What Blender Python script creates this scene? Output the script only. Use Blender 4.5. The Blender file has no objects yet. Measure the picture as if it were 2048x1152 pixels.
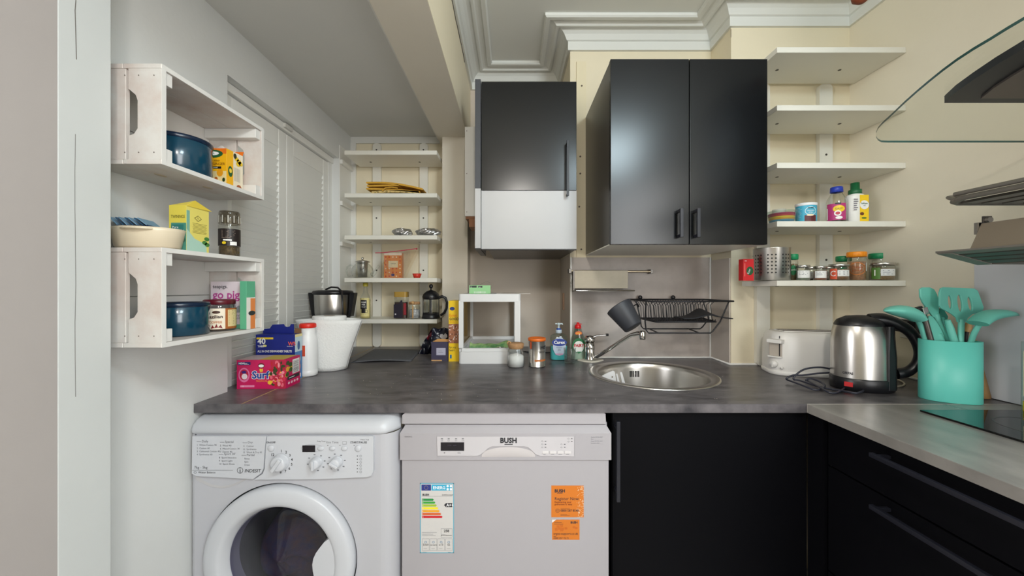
import bpy, bmesh, math, random
from mathutils import Vector, Matrix
random.seed(7)
PI = math.pi
sin, cos = math.sin, math.cos
SC = bpy.context.scene
C = SC.collection
# ---------------------------------------------------------------- camera, world, lights, exposure
ZC = 1.213
cd = bpy.data.cameras.new('camera'); cam = bpy.data.objects.new('camera', cd); C.objects.link(cam)
cam.location = (0, 0, ZC); cam.rotation_euler = (PI/2, 0, 0)
cd.sensor_width = 36; cd.lens = 750/2048*36; cd.clip_start = 0.02
SC.camera = cam
wd = bpy.data.worlds.new('world'); SC.world = wd; wd.use_nodes = True
wd.node_tree.nodes['Background'].inputs[0].default_value = (0.86, 0.92, 1.0, 1)
wd.node_tree.nodes['Background'].inputs[1].default_value = 1.5
SC.view_settings.view_transform = 'Standard'; SC.view_settings.look = 'None'
SC.view_settings.gamma = 1; SC.view_settings.exposure = 0.14
SC.view_settings.use_curve_mapping = False
SC.cycles.max_bounces = 8; SC.cycles.transparent_max_bounces = 16
SC.cycles.sample_clamp_indirect = 4; SC.cycles.caustics_reflective = False; SC.cycles.caustics_refractive = False
def area(name, loc, target, size, sizey, power, col):
    l = bpy.data.lights.new(name, 'AREA'); l.shape = 'RECTANGLE'; l.size = size; l.size_y = sizey
    l.energy = power; l.color = col
    o = bpy.data.objects.new(name, l); C.objects.link(o); o.location = loc
    o.rotation_euler = (Vector(target)-Vector(loc)).to_track_quat('-Z', 'Y').to_euler()
    return o
area('ceiling_light', (0.80, -0.42, 2.36), (0.6, 0.9, 0.9), 0.42, 0.42, 17, (0.74, 0.92, 1.0))
area('left_fill_light', (-3.1, -1.0, 1.5), (0.6, 0.5, 1.35), 1.6, 1.5, 70, (0.97, 0.98, 1.0))  # added fill by the far left wall, no window there; brightens the right wall
area('right_fill_light', (1.43, -1.0, 1.5), (-1.0, 0.8, 1.35), 1.5, 1.5, 58, (0.96, 0.98, 1.0))  # added fill out of view at the right, lifts the left wall
area('pendant_lamp', (0.08, -0.45, 2.06), (0.35, 1.3, 1.0), 0.16, 0.16, 9, (1.0, 0.95, 0.88))

# ---------------------------------------------------------------- materials
MATS = {}
def lin(c):
    return tuple(((v/255)/12.92 if v/255 <= 0.04045 else (((v/255)+0.055)/1.055)**2.4) for v in c) + (1,)
def mat(name, rgb, rough=0.5, metal=0.0, spec=0.5, noise=0.0, scale=8, stretch=(1,1,1), bump=0.0, bscale=None, alpha=1, coat=0, trans=0, rgb2=None, emit=0, contrast=(0.3,0.7), roughvar=0.0):
    if name in MATS: return MATS[name]
    m = bpy.data.materials.new(name); m.use_nodes = True; nt = m.node_tree; b = nt.nodes['Principled BSDF']
    col = lin(rgb)
    b.inputs['Base Color'].default_value = col; b.inputs['Roughness'].default_value = rough
    b.inputs['Metallic'].default_value = metal; b.inputs['Specular IOR Level'].default_value = spec
    b.inputs['Coat Weight'].default_value = coat; b.inputs['Transmission Weight'].default_value = trans
    if emit:
        b.inputs['Emission Color'].default_value = col; b.inputs['Emission Strength'].default_value = emit
    if noise or bump or rgb2 or roughvar:
        tc = nt.nodes.new('ShaderNodeNewGeometry'); mp = nt.nodes.new('ShaderNodeMapping'); mp.inputs['Scale'].default_value = stretch
        nt.links.new(tc.outputs['Position'], mp.inputs['Vector'])
        nz = nt.nodes.new('ShaderNodeTexNoise'); nz.inputs['Scale'].default_value = scale; nz.inputs['Detail'].default_value = 6; nz.inputs['Roughness'].default_value = 0.6
        nt.links.new(mp.outputs['Vector'], nz.inputs['Vector'])
        if noise or rgb2:
            cr = nt.nodes.new('ShaderNodeValToRGB')
            c2 = lin(rgb2) if rgb2 else tuple(v*(1-noise) for v in col[:3])+(1,)
            cr.color_ramp.elements[0].color = c2; cr.color_ramp.elements[1].color = col
            cr.color_ramp.elements[0].position = contrast[0]; cr.color_ramp.elements[1].position = contrast[1]
            nt.links.new(nz.outputs['Fac'], cr.inputs['Fac']); nt.links.new(cr.outputs['Color'], b.inputs['Base Color'])
        if roughvar:
            mr = nt.nodes.new('ShaderNodeMapRange'); mr.inputs['To Min'].default_value = rough-roughvar; mr.inputs['To Max'].default_value = rough+roughvar
            nt.links.new(nz.outputs['Fac'], mr.inputs['Value']); nt.links.new(mr.outputs[0], b.inputs['Roughness'])
        if bump:
            n2 = nt.nodes.new('ShaderNodeTexNoise'); n2.inputs['Scale'].default_value = bscale or scale*6; n2.inputs['Detail'].default_value = 4
            nt.links.new(mp.outputs['Vector'], n2.inputs['Vector'])
            bp = nt.nodes.new('ShaderNodeBump'); bp.inputs['Strength'].default_value = bump; bp.inputs['Distance'].default_value = 0.002
            nt.links.new(n2.outputs['Fac'], bp.inputs['Height']); nt.links.new(bp.outputs['Normal'], b.inputs['Normal'])
    MATS[name] = m
    return m
def glass(name, rgb, gloss=1.0, tint=1.0, base_=0.03):
    m = bpy.data.materials.new(name); m.use_nodes = True; nt = m.node_tree
    for n in list(nt.nodes): nt.nodes.remove(n)
    out = nt.nodes.new('ShaderNodeOutputMaterial'); mx = nt.nodes.new('ShaderNodeMixShader')
    tr = nt.nodes.new('ShaderNodeBsdfTransparent'); gl = nt.nodes.new('ShaderNodeBsdfGlossy'); gl.inputs['Roughness'].default_value = 0.03
    tr.inputs[0].default_value = tuple(v*tint for v in lin(rgb)[:3])+(1,)
    lw = nt.nodes.new('ShaderNodeLayerWeight'); lw.inputs['Blend'].default_value = 0.35
    mu = nt.nodes.new('ShaderNodeMath'); mu.operation = 'MULTIPLY'; mu.inputs[1].default_value = 0.55*gloss
    ad = nt.nodes.new('ShaderNodeMath'); ad.operation = 'ADD'; ad.inputs[1].default_value = base_
    nt.links.new(lw.outputs['Facing'], mu.inputs[0]); nt.links.new(mu.outputs[0], ad.inputs[0]); nt.links.new(ad.outputs[0], mx.inputs[0])
    nt.links.new(tr.outputs[0], mx.inputs[1]); nt.links.new(gl.outputs[0], mx.inputs[2]); nt.links.new(mx.outputs[0], out.inputs[0])
    MATS[name] = m
    return m
W_LEFT = mat('wall_paint_white', (222,223,221), 0.6, noise=0.05, scale=2.5, bump=0.25, bscale=60)
W_PIER = mat('pier_paint', (208,211,210), 0.55, noise=0.05, scale=3, bump=0.2, bscale=30)
W_PINK = mat('wall_paint_pinkish', (176,169,166), 0.6, noise=0.05, scale=3, bump=0.3, bscale=25)
W_CREAM = mat('wall_paint_cream', (236,225,198), 0.6, noise=0.04, scale=2.5, bump=0.2, bscale=50)
W_STONEY = mat('wall_paint_beige', (214,202,188), 0.55, noise=0.06, scale=3, bump=0.25, bscale=40)
W_RIGHT = mat('wall_paint_warm_cream', (236,228,208), 0.6, noise=0.06, scale=2.2, bump=0.2, bscale=50)
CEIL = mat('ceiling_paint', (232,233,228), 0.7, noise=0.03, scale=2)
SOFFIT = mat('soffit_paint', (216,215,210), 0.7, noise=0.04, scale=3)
BEAM = mat('beam_paint', (228,220,204), 0.65, noise=0.05, scale=3)
CORN = mat('cornice_plaster', (228,229,224), 0.6, noise=0.03, scale=3, bump=0.15, bscale=30)
WHITE = mat('white_paint', (232,231,226), 0.4, noise=0.03, scale=5)
WSHELF = mat('white_shelf_paint', (232,229,218), 0.4, noise=0.03, scale=5)
CRATE = mat('whitewashed_wood', (206,192,184), 0.6, scale=9, stretch=(1,1,1), rgb2=(218,215,210), bump=0.3, bscale=50, contrast=(0.4,0.65))
CRATEW = mat('white_painted_wood', (231,229,225), 0.5, noise=0.04, scale=12, bump=0.2, bscale=40)
KNOT = mat('wood_knot', (196,178,150), 0.6)
WORK = mat('worktop_laminate', (118,113,115), 0.34, scale=12, stretch=(1,2.6,1), rgb2=(60,58,62), bump=0.05, bscale=80, contrast=(0.3,0.72), roughvar=0.1)
WORKR = mat('worktop_laminate_lit', (156,152,147), 0.3, scale=5, stretch=(2.6,1,1), rgb2=(118,115,111), bump=0.05, bscale=80, contrast=(0.3,0.72), roughvar=0.08)  # same laminate as WORK, brighter light and reflection on the right run painted in
SPLASH = mat('splashback_stone', (200,190,183), 0.38, scale=5, rgb2=(164,153,145), contrast=(0.3,0.75), bump=0.05)
SEAL = mat('white_sealant', (235,233,228), 0.4)
BLACKDOOR = mat('black_satin_door', (8,10,13), 0.23, spec=0.45, noise=0.1, scale=30)
BLACKDOOR2 = mat('black_satin_base', (5,5,9), 0.6, spec=0.12)
BLACKH = mat('black_metal_handle', (28,29,38), 0.4, spec=0.5)
BROWNSIDE = mat('dark_cabinet_side', (62,58,54), 0.3, spec=0.6)
WPANEL = mat('white_gloss_panel', (190,190,191), 0.35)
APPL = mat('appliance_white', (204,206,212), 0.32)
APPLD = mat('dishwasher_white', (170,166,170), 0.35)
APPLG = mat('appliance_grey_white', (190,190,196), 0.4)
INK = mat('ink_dark', (45,45,50), 0.5)
INKG = mat('ink_grey', (120,122,128), 0.5)
BLK = mat('black_plastic', (22,22,26), 0.35)
BLKM = mat('black_matt', (30,30,34), 0.55)
STEEL = mat('brushed_steel', (200,197,192), 0.28, metal=1.0, bump=0.03, bscale=200)
STEELR = mat('steel_rough', (160,155,148), 0.5, metal=0.85, bump=0.06, bscale=120)
STEELD = mat('steel_dark', (120,116,112), 0.4, metal=1.0)
STEELP = mat('steel_plate', (186,178,160), 0.5, metal=0.35, noise=0.15, scale=14)
CHROME = mat('chrome', (215,213,210), 0.12, metal=1.0)
TEAL = mat('turquoise_plastic', (104,209,195), 0.4)
TEALS = mat('turquoise_silicone', (115,206,190), 0.45, noise=0.05, scale=30)
TEALD = mat('turquoise_silicone_dark', (70,160,146), 0.45)
ENAM = mat('dark_teal_enamel', (12,62,84), 0.22, coat=0.4)
ENAMD = mat('dark_blue_rim', (14,34,58), 0.25)
CREAMC = mat('cream_ceramic', (226,212,186), 0.3)
GL = glass('clear_glass', (249,251,250))
GLG = glass('green_tint_glass', (238,246,243), 0.7)
GLH = glass('hood_glass', (249,250,248), 0.06)
GEDGE = mat('glass_edge_green', (46,78,74), 0.2)
PLAST = glass('clear_plastic_film', (246,240,232), 0.9, base_=0.10)
WOODL = mat('pale_wood', (214,168,112), 0.5, noise=0.2, scale=20)
CORK = mat('cork', (196,150,104), 0.7, noise=0.3, scale=80)
FOIL = mat('foil', (205,205,206), 0.25, metal=1.0)
PAPER = mat('paper_towel', (240,240,238), 0.85, bump=0.9, bscale=140)
def cm(r, g, b, rough=0.45): return mat('paint_%d_%d_%d' % (r, g, b), (r, g, b), rough)

# ---------------------------------------------------------------- mesh builder
class MB:
    def __init__(s): s.v = []; s.f = []; s.m = []; s.sm = []; s.ms = []; s.xf = None
    def mi(s, m):
        if m not in s.ms: s.ms.append(m)
        return s.ms.index(m)
    def add(s, vs, fs, m, smooth=False):
        k = len(s.v)
        if s.xf: vs = [s.xf(*p) for p in vs]
        s.v += [tuple(p) for p in vs]; i = s.mi(m)
        for f in fs: s.f.append([a+k for a in f]); s.m.append(i); s.sm.append(smooth)
        return s
    def box(s, a, b, m):
        x0,x1 = sorted((a[0],b[0])); y0,y1 = sorted((a[1],b[1])); z0,z1 = sorted((a[2],b[2]))
        v = [(x0,y0,z0),(x1,y0,z0),(x1,y1,z0),(x0,y1,z0),(x0,y0,z1),(x1,y0,z1),(x1,y1,z1),(x0,y1,z1)]
        return s.add(v, [(0,3,2,1),(4,5,6,7),(0,1,5,4),(1,2,6,5),(2,3,7,6),(3,0,4,7)], m)
    def cb(s, c, d, m, R=None):
        v = []
        for sx,sy,sz in ((-1,-1,-1),(1,-1,-1),(1,1,-1),(-1,1,-1),(-1,-1,1),(1,-1,1),(1,1,1),(-1,1,1)):
            p = Vector((sx*d[0]/2, sy*d[1]/2, sz*d[2]/2))
            if R is not None: p = R @ p
            v.append(tuple(Vector(c)+p))
        return s.add(v, [(0,3,2,1),(4,5,6,7),(0,1,5,4),(1,2,6,5),(2,3,7,6),(3,0,4,7)], m)
    def prism(s, poly, z0, z1, m, ax='z', smooth=False):
        n = len(poly)
        def P3(p, z): return {'z': (p[0],p[1],z), 'y': (p[0],z,p[1]), 'x': (z,p[0],p[1])}[ax]
        v = [P3(p, z0) for p in poly]+[P3(p, z1) for p in poly]
        s.add(v, [list(range(n))[::-1], list(range(n, 2*n))], m)
        s.add(v, [(i,(i+1)%n,n+(i+1)%n,n+i) for i in range(n)], m, smooth)
        return s
    def lathe(s, prof, m, c=(0,0,0), n=28, ax='z', smooth=True, sx=1, sy=1, a0=0, a1=2*PI, R=None):
        full = abs(a1-a0-2*PI) < 1e-6; k = n if full else n+1
        v = []
        for r,z in prof:
            for i in range(k):
                a = a0+(a1-a0)*i/n
                p = (r*cos(a)*sx, r*sin(a)*sy, z)
                if ax == 'y': p = (p[0], p[2], p[1])
                if ax == 'x': p = (p[2], p[0], p[1])
                if R is not None: p = tuple(R @ Vector(p))
                v.append((c[0]+p[0], c[1]+p[1], c[2]+p[2]))
        f = []
        for j in range(len(prof)-1):
            for i in range(n if full else n):
                b = (i+1) % k
                f.append((j*k+i, j*k+b, (j+1)*k+b, (j+1)*k+i))
        s.add(v, f, m, smooth)
        return s
    def cyl(s, c, r, h, m, n=24, ax='z', bev=0.0, r2=None, R=None):
        r2 = r if r2 is None else r2; b = bev
        if b: pr = [(0,0),(r-b,0),(r,b),(r2,h-b),(r2-b,h),(0,h)]
        else: pr = [(0,0),(r,0),(r,0),(r2,h),(r2,h),(0,h)]
        if not b:
            s.lathe([(0,0),(r,0)], m, c, n, ax, False, R=R); s.lathe([(r,0),(r2,h)], m, c, n, ax, True, R=R); s.lathe([(r2,h),(0,h)], m, c, n, ax, False, R=R)
            return s
        return s.lathe(pr, m, c, n, ax, True, R=R)
    def tube(s, pts, r, m, n=8, closed=False, flat=1.0, radii=None):
        pts = [Vector(p) for p in pts]; N = len(pts); rings = []; up = None; v = []
        for i, p in enumerate(pts):
            a = pts[(i-1) % N] if (closed or i > 0) else p; b = pts[(i+1) % N] if (closed or i < N-1) else p
            t = (b-a).normalized() if (b-a).length > 1e-9 else Vector((0,0,1))
            if up is None:
                up = Vector((0,0,1)) if abs(t.z) < 0.9 else Vector((0,1,0))
            u = t.cross(up)
            if u.length < 1e-6: u = t.cross(Vector((1,0,0)))
            u.normalize(); w = u.cross(t).normalized(); up = w
            rr = radii[i] if radii else r
            for k in range(n):
                an = 2*PI*k/n; q = p+u*(rr*cos(an))+w*(rr*flat*sin(an)); v.append(tuple(q))
        f = []
        for i in range(N if closed else N-1):
            j = (i+1) % N
            for k in range(n):
                f.append((i*n+k, i*n+(k+1) % n, j*n+(k+1) % n, j*n+k))
        s.add(v, f, m, True)
        if not closed:
            s.add([v[k] for k in range(n)], [list(range(n))], m); s.add([v[(N-1)*n+k] for k in range(n)], [list(range(n))[::-1]], m)
        return s
    def loft(s, rings, m, cap=True, smooth=True):
        n = len(rings[0]); v = [p for r in rings for p in r]
        f = [(j*n+i, j*n+(i+1)%n, (j+1)*n+(i+1)%n, (j+1)*n+i) for j in range(len(rings)-1) for i in range(n)]
        s.add(v, f, m, smooth)
        if cap:
            s.add(rings[0], [list(range(n))[::-1]], m); s.add(rings[-1], [list(range(n))], m)
        return s
    def sheet(s, fn, nu, nv, m, smooth=True):
        v = [fn(i/nu, j/nv) for j in range(nv+1) for i in range(nu+1)]
        f = [(j*(nu+1)+i, j*(nu+1)+i+1, (j+1)*(nu+1)+i+1, (j+1)*(nu+1)+i) for j in range(nv) for i in range(nu)]
        return s.add(v, f, m, smooth)
    # flat print, in label coordinates (x right, y up, lift out of the face)
    def rect(s, x0, y0, x1, y1, m, lift=0.0003, nx=1):
        v = []
        for i in range(nx+1):
            x = x0+(x1-x0)*i/nx; v += [(x,y0,lift),(x,y1,lift)]
        return s.add(v, [(2*i,2*i+2,2*i+3,2*i+1) for i in range(nx)], m)
    def poly(s, pts, m, lift=0.0003): return s.add([(p[0],p[1],lift) for p in pts], [list(range(len(pts)))], m)
    def ell(s, cx, cy, rx, ry, m, lift=0.0004, n=16):
        if max(rx, ry) < 0.006: return s.poly([(cx+rx*cos(2*PI*i/n), cy+ry*sin(2*PI*i/n)) for i in range(n)], m, lift)
        v = [(cx, cy, lift)]+[(cx+rx*k*cos(2*PI*i/n), cy+ry*k*sin(2*PI*i/n), lift) for k in (0.35, 0.7, 1.0) for i in range(n)]
        f = [(0, 1+i, 1+(i+1)%n) for i in range(n)]+[(1+k*n+i, 1+(k+1)*n+i, 1+(k+1)*n+(i+1)%n, 1+k*n+(i+1)%n) for k in (0, 1) for i in range(n)]
        return s.add(v, f, m)
    def ring(s, cx, cy, rx, ry, w, m, lift=0.0004, n=20):
        v = []
        for i in range(n):
            a = 2*PI*i/n; v += [(cx+rx*cos(a), cy+ry*sin(a), lift), (cx+(rx-w)*cos(a), cy+(ry-w)*sin(a), lift)]
        return s.add(v, [(2*i, (2*i+2)%(2*n), (2*i+3)%(2*n), 2*i+1) for i in range(n)], m)
    def frame(s, x0, y0, x1, y1, w, m, lift=0.0004):
        s.rect(x0,y0,x1,y0+w,m,lift); s.rect(x0,y1-w,x1,y1,m,lift); s.rect(x0,y0,x0+w,y1,m,lift); return s.rect(x1-w,y0,x1,y1,m,lift)
    def text(s, t, x, y, h, m, lift=0.0006, bold=0.0, align='LEFT', shear=0, sx=1.0, rot=0):
        vs, fs = text_mesh(t, bold, align, shear)
        k = h/0.7; c_, s_ = cos(rot), sin(rot)
        vv = [(x+(a*k*sx)*c_-(b*k)*s_, y+(a*k*sx)*s_+(b*k)*c_, lift) for a, b in vs]
        return s.add(vv, fs, m)
    def lines(s, x, y, w, n, dy, h, m, lift=0.0005, ragged=True):
        for i in range(n):
            ww = w*(random.uniform(0.6, 1) if ragged else 1); s.rect(x, y-i*dy, x+ww, y-i*dy+h, m, lift, nx=2)
        return s
    def obj(s, name, parent=None, bevel=0, world=False, seg=2, label=None, sub=0):
        me = bpy.data.meshes.new(name)
        v = s.v
        if world and parent is not None:
            inv = world_of(parent).inverted(); v = [tuple(inv @ Vector(p)) for p in v]
        me.from_pydata(v, [], s.f)
        for m in s.ms: me.materials.append(m)
        me.polygons.foreach_set('material_index', s.m); me.polygons.foreach_set('use_smooth', s.sm)
        me.update(); me.validate()
        o = bpy.data.objects.new(name, me); C.objects.link(o)
        if parent is not None: o.parent = parent
        if bevel:
            b = o.modifiers.new('bevel', 'BEVEL'); b.width = bevel; b.segments = seg; b.limit_method = 'ANGLE'; b.angle_limit = 0.6
            if seg > 1: me.polygons.foreach_set('use_smooth', [True]*len(me.polygons)); b.harden_normals = True
        if sub:
            q = o.modifiers.new('sub', 'SUBSURF'); q.levels = sub; q.render_levels = sub
        if label: o['label'] = label
        return o
def world_of(o):
    M = Matrix.LocRotScale(o.location, o.rotation_euler, o.scale)
    return world_of(o.parent) @ M if o.parent else M
_tc = {}
def text_mesh(t, bold, align, shear):
    key = (t, bold, align, shear)
    if key in _tc: return _tc[key]
    cu = bpy.data.curves.new('t', 'FONT'); cu.body = t; cu.size = 1; cu.offset = bold; cu.align_x = align; cu.resolution_u = 2; cu.shear = shear; cu.fill_mode = 'FRONT'
    o = bpy.data.objects.new('t', cu); C.objects.link(o)
    dg = bpy.context.evaluated_depsgraph_get(); dg.update()
    me = bpy.data.meshes.new_from_object(o.evaluated_get(dg))
    r = ([(q.co.x, q.co.y) for q in me.vertices], [list(p.vertices) for p in me.polygons])
    bpy.data.objects.remove(o); bpy.data.curves.remove(cu); bpy.data.meshes.remove(me)
    _tc[key] = r
    return r
def plane_xf(o, u, v):
    o, u, v = Vector(o), Vector(u).normalized(), Vector(v).normalized(); n = u.cross(v)
    return lambda x, y, z: tuple(o+u*x+v*y+n*z)
def cyl_xf(R, z0=0, a0=0, c=(0,0), taper=0.0):
    def f(x, y, z):
        rr = R+z+taper*y; a = a0+x/R
        return (c[0]+rr*sin(a), c[1]-rr*cos(a), z0+y)
    return f
def L(xf):
    m = MB(); m.xf = xf; return m
def thing(name, label, cat, loc=(0,0,0), rz=0, group=None):
    o = bpy.data.objects.new(name, None); C.objects.link(o); o.location = loc; o.rotation_euler = (0,0,rz)
    o.empty_display_size = 0.05
    o['label'] = label; o['category'] = cat
    if group: o['group'] = group
    return o
def tag(o, label, cat, group=None, kind=None):
    o['label'] = label; o['category'] = cat
    if group: o['group'] = group
    if kind: o['kind'] = kind
    return o
def struct(name, mb, parent=None, bevel=0, label=None):
    o = mb.obj(name, parent, bevel, label=label)
    if parent is None: o['kind'] = 'structure'
    return o
def S(d): return 750/d
def P(x, y, d): return ((x-1024)*d/750, d, ZC-(y-576)*d/750)
WT = 0.88
def base(x, y, z=WT):
    s = (y-576)/(ZC-z); return ((x-1024)/s, 750/s, z)
def dup(root, loc, rz=None, label=None, group=None):
    r = root.copy(); C.objects.link(r); r.location = loc
    if rz is not None: r.rotation_euler = (0,0,rz)
    if label: r['label'] = label
    if group: r['group'] = group
    for ch in list(root.children):
        c = ch.copy(); C.objects.link(c); c.parent = r
        for g in ch.children:
            d = g.copy(); C.objects.link(d); d.parent = c
    return r
def smooth(pts, k=4):
    out = []
    for i in range(len(pts)-1):
        p0 = pts[max(0,i-1)]; p1 = pts[i]; p2 = pts[i+1]; p3 = pts[min(len(pts)-1,i+2)]
        for j in range(k):
            t_ = j/k; out.append(0.5*((2*p1)+(-p0+p2)*t_+(2*p0-5*p1+4*p2-p3)*t_*t_+(-p0+3*p1-3*p2+p3)*t_**3))
    out.append(pts[-1]); return out
def pcopy(o, parent, loc):
    c = o.copy(); C.objects.link(c); c.parent = parent; c.location = loc; return c

# ================================================================ SETTING
XL = -0.915; XR = 1.461; YA = 2.137; YB = 1.786; YR = 1.623; BX0 = 0.277; BX1 = 0.948
ZCE = ZC+1.217; ZSO = ZC+0.857; ZBM = ZC+0.805
m = MB(); m.box((-3.2,-3.0,-0.05),(XR+0.1,2.3,0), mat('floor_vinyl', (214,209,204), 0.5, noise=0.15, scale=4)); struct('floor', m)
m = MB(); m.box((-3.3,-3.1,0),(XR+0.1,-3.0,ZCE), W_CREAM); struct('wall_rear', m)
m = MB(); m.box((-3.3,-3.0,0),(-3.2,0.7,ZCE), W_PINK); struct('wall_far_left', m)
m = MB(); m.box((-0.237,-3.0,ZCE),(XR+0.1,2.3,ZCE+0.05), CEIL); struct('ceiling', m)
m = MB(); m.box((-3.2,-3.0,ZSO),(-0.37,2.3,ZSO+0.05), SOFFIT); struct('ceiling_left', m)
m = MB(); m.box((-0.40,-3.0,ZBM),(-0.237,2.2,ZCE), BEAM)
o = struct('trim_beam', m)
for p in o.data.polygons:
    pass
# cream right-hand face of the beam and its batten
m = MB(); m.box((-0.2385,-3.0,ZBM+0.001),(-0.236,2.136,ZCE), W_CREAM); struct('trim_beam_side', m)
m = MB(); m.box((-0.425,-3.0,ZSO-0.012),(-0.395,2.13,ZSO), WHITE); struct('trim_batten', m)
# left wall with recess for the louvre doors
RZ = ZC+0.686; YD0 = 1.206; YD1 = 1.984; XD = -0.955
m = MB()
m.box((XL-0.12,0.66,0),(XL,YD0,ZSO), W_LEFT)
m.box((XL-0.12,YD0,RZ),(XL,YD1,ZSO), W_LEFT)
m.box((XL-0.12,YD1,0),(XL,2.2,ZSO), W_LEFT)
struct('wall_left', m)
m = MB(); m.box((-0.98,0.672,0),(-0.814,0.762,ZSO), W_PIER)
struct('trim_pier', m, bevel=0.002)
m = MB(); m.box((-3.2,0.56,0),(-0.8145,0.6719,ZSO), W_PINK); struct('wall_front_left', m)
# cracks in the paint, thin dark grooves
m = MB()
def crack(pts, r=0.0007):
    return m.tube(pts, r, cm(96,90,84,0.8), n=4)
pts = [(-0.8137, 0.7005+0.0015*sin(i*1.7)+random.uniform(-0.0012,0.0012), 2.0-i*0.045) for i in range(9)]
crack(pts)
pts = [(-0.8137, 0.699+random.uniform(-0.001,0.001), 1.50-i*0.07) for i in range(8)]; crack(pts, 0.0004)
pts = [(-0.862+random.uniform(-0.0012,0.0012), 0.5597, 1.17-i*0.03) for i in range(11)]; crack(pts)
struct('trim_crack', m)
# back walls
m = MB(); m.box((XL-0.12,YA,0),(-0.237,YA+0.1,ZCE), W_CREAM); struct('wall_alcove', m)
m = MB(); m.box((-0.237,YA,0),(BX0+0.01,YA+0.1,ZCE), W_STONEY); struct('wall_back', m)
m = MB(); m.box((-0.372,2.0,0),(-0.237,YA,ZBM), BEAM); struct('wall_pilaster', m)
m = MB()
m.box((BX0,YB,0),(BX1,YA+0.1,ZCE), W_CREAM)
struct('wall_middle', m)
m = MB(); m.box((BX0-0.0015,YB+0.004,WT),(BX0,YA-0.001,ZC+0.16), W_STONEY); struct('wall_middle_side', m)
m = MB(); m.box((BX1,YR,0),(XR+0.1,YA,ZCE), W_CREAM); struct('wall_corner', m)
m = MB(); m.box((XR,-3.0,0),(XR+0.1,YR,ZCE), W_RIGHT); struct('wall_right', m)
# screwed panel on the breast, left of the cabinet
t = thing('wall_panel', 'cream screwed-on board on the chimney breast between the two wall cabinets', 'panel', (0.32,YB,ZC+0.15))
m = MB(); m.box((0.306,YB-0.006,ZC+0.145),(0.352,YB-0.0005,ZC+1.075), mat('panel_paint',(236,224,192),0.55,noise=0.04,scale=6)); m.obj('board', t, world=True)
m = MB()
for x, y in ((1163,173),(1174,137),(1160,314),(1160,348),(1162,499),(1158,414),(1174,341)):
    if y < 500 and x < 1168: m.cyl((P(x,y,YB)[0], YB-0.0072, P(x,y,YB)[2]), 0.0045, 0.0015, cm(96,80,60), n=8, ax='y')
m.obj('screw', t, world=True)['kind'] = 'stuff'
# cornice
prof = [(0.0,1.126),(0.012,1.126),(0.012,1.166),(0.02,1.169),(0.024,1.176),(0.032,1.189),(0.044,1.199),(0.058,1.205),(0.064,1.205),(0.064,1.197),(0.074,1.197),(0.08,1.203),(0.09,1.207),(0.104,1.209),(0.106,1.2),(0.124,1.2),(0.13,1.206),(0.13,1.2171)]
path = [(-0.237,-3.0),(-0.237,YA),(BX0,YA),(BX0,YB),(BX1,YB),(BX1,YR),(XR,YR),(XR,-3.0)]
def cornice(path, prof, name):
    N = len(path); dirs = []
    for i in range(N):
        def nrm(a, b):
            d = Vector((b[0]-a[0], b[1]-a[1])).normalized(); return Vector((d.y, -d.x))
        if i == 0: o_ = nrm(path[0], path[1])
        elif i == N-1: o_ = nrm(path[-2], path[-1])
        else:
            a, b = nrm(path[i-1], path[i]), nrm(path[i], path[i+1]); o_ = (a+b)/(1+a.dot(b))
        dirs.append(o_)
    m = MB(); v = []
    for i in range(N):
        for p, z in prof: v.append((path[i][0]+dirs[i].x*p, path[i][1]+dirs[i].y*p, ZC+z))
    k = len(prof)
    for i in range(N-1):
        for j in range(k-1):
            a = [v[i*k+j], v[i*k+j+1], v[(i+1)*k+j+1], v[(i+1)*k+j]]
            m.add(a, [(0,1,2,3)], CORN)
    return struct(name, m)
cornice(path, prof, 'trim_cornice')
# thin crack along the cornice on the beam
m = MB()
m.tube([(-0.2345, 0.6+i*0.06, ZC+1.122+random.uniform(-0.006,0.006)) for i in range(22)], 0.0012, cm(80,72,60,0.9), n=4)
m.tube([(BX1-0.0005+random.uniform(-0.003,0.003)*0, YR-0.001, ZC+1.12-i*0.012) for i in range(4)], 0.001, cm(80,72,60,0.9), n=4)
struct('trim_cornice_crack', m)
# splashback
m = MB()
m.box((BX0+0.006,YB-0.006,WT+0.004),(BX1-0.001,YB-0.0005,ZC+0.145), SPLASH)
m.box((BX1-0.006,YR+0.004,WT+0.004),(BX1-0.0005,YB-0.006,ZC+0.130), mat('splash_side',(206,196,186),0.4,noise=0.1,scale=5))
struct('trim_splashback', m)
m = MB()
m.tube([(BX0+0.005,YB-0.008,WT+0.004),(BX1-0.006,YB-0.008,WT+0.004),(BX1-0.008,YR-0.003,WT+0.004),(XR-0.002,YR-0.003,WT+0.004),(XR-0.003,0.05,WT+0.004)], 0.005, SEAL, n=6)
m.box((BX0-0.001,YB-0.009,WT),(BX0+0.007,YB-0.0005,ZC+0.145), SEAL)
m.tube([(BX1-0.008,YB-0.008,WT),(BX1-0.008,YB-0.008,ZC+0.145)], 0.004, SEAL, n=6)
struct('trim_sealant', m)
# hob splash panel on the right wall
m = MB(); m.box((XR-0.022,0.25,WT+0.002),(XR-0.0005,1.168,ZC+0.078), mat('grey_glass_panel',(206,208,214),0.3));
tag(m.obj('splash_panel', bevel=0.001), 'pale grey panel on the right wall behind the hob', 'panel')

# alcove trims
m = MB()
m.box((XL,YA-0.012,ZSO-0.036),(-0.372,YA,ZSO), WHITE)
m.box((XL,YA-0.014,WT),(XL+0.03,YA,ZSO-0.036), WHITE)
m.box((XL,YD1+0.0,WT),(XL+0.004,2.136,ZSO-0.1), WHITE)
struct('trim_alcove', m, bevel=0.001)
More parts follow.
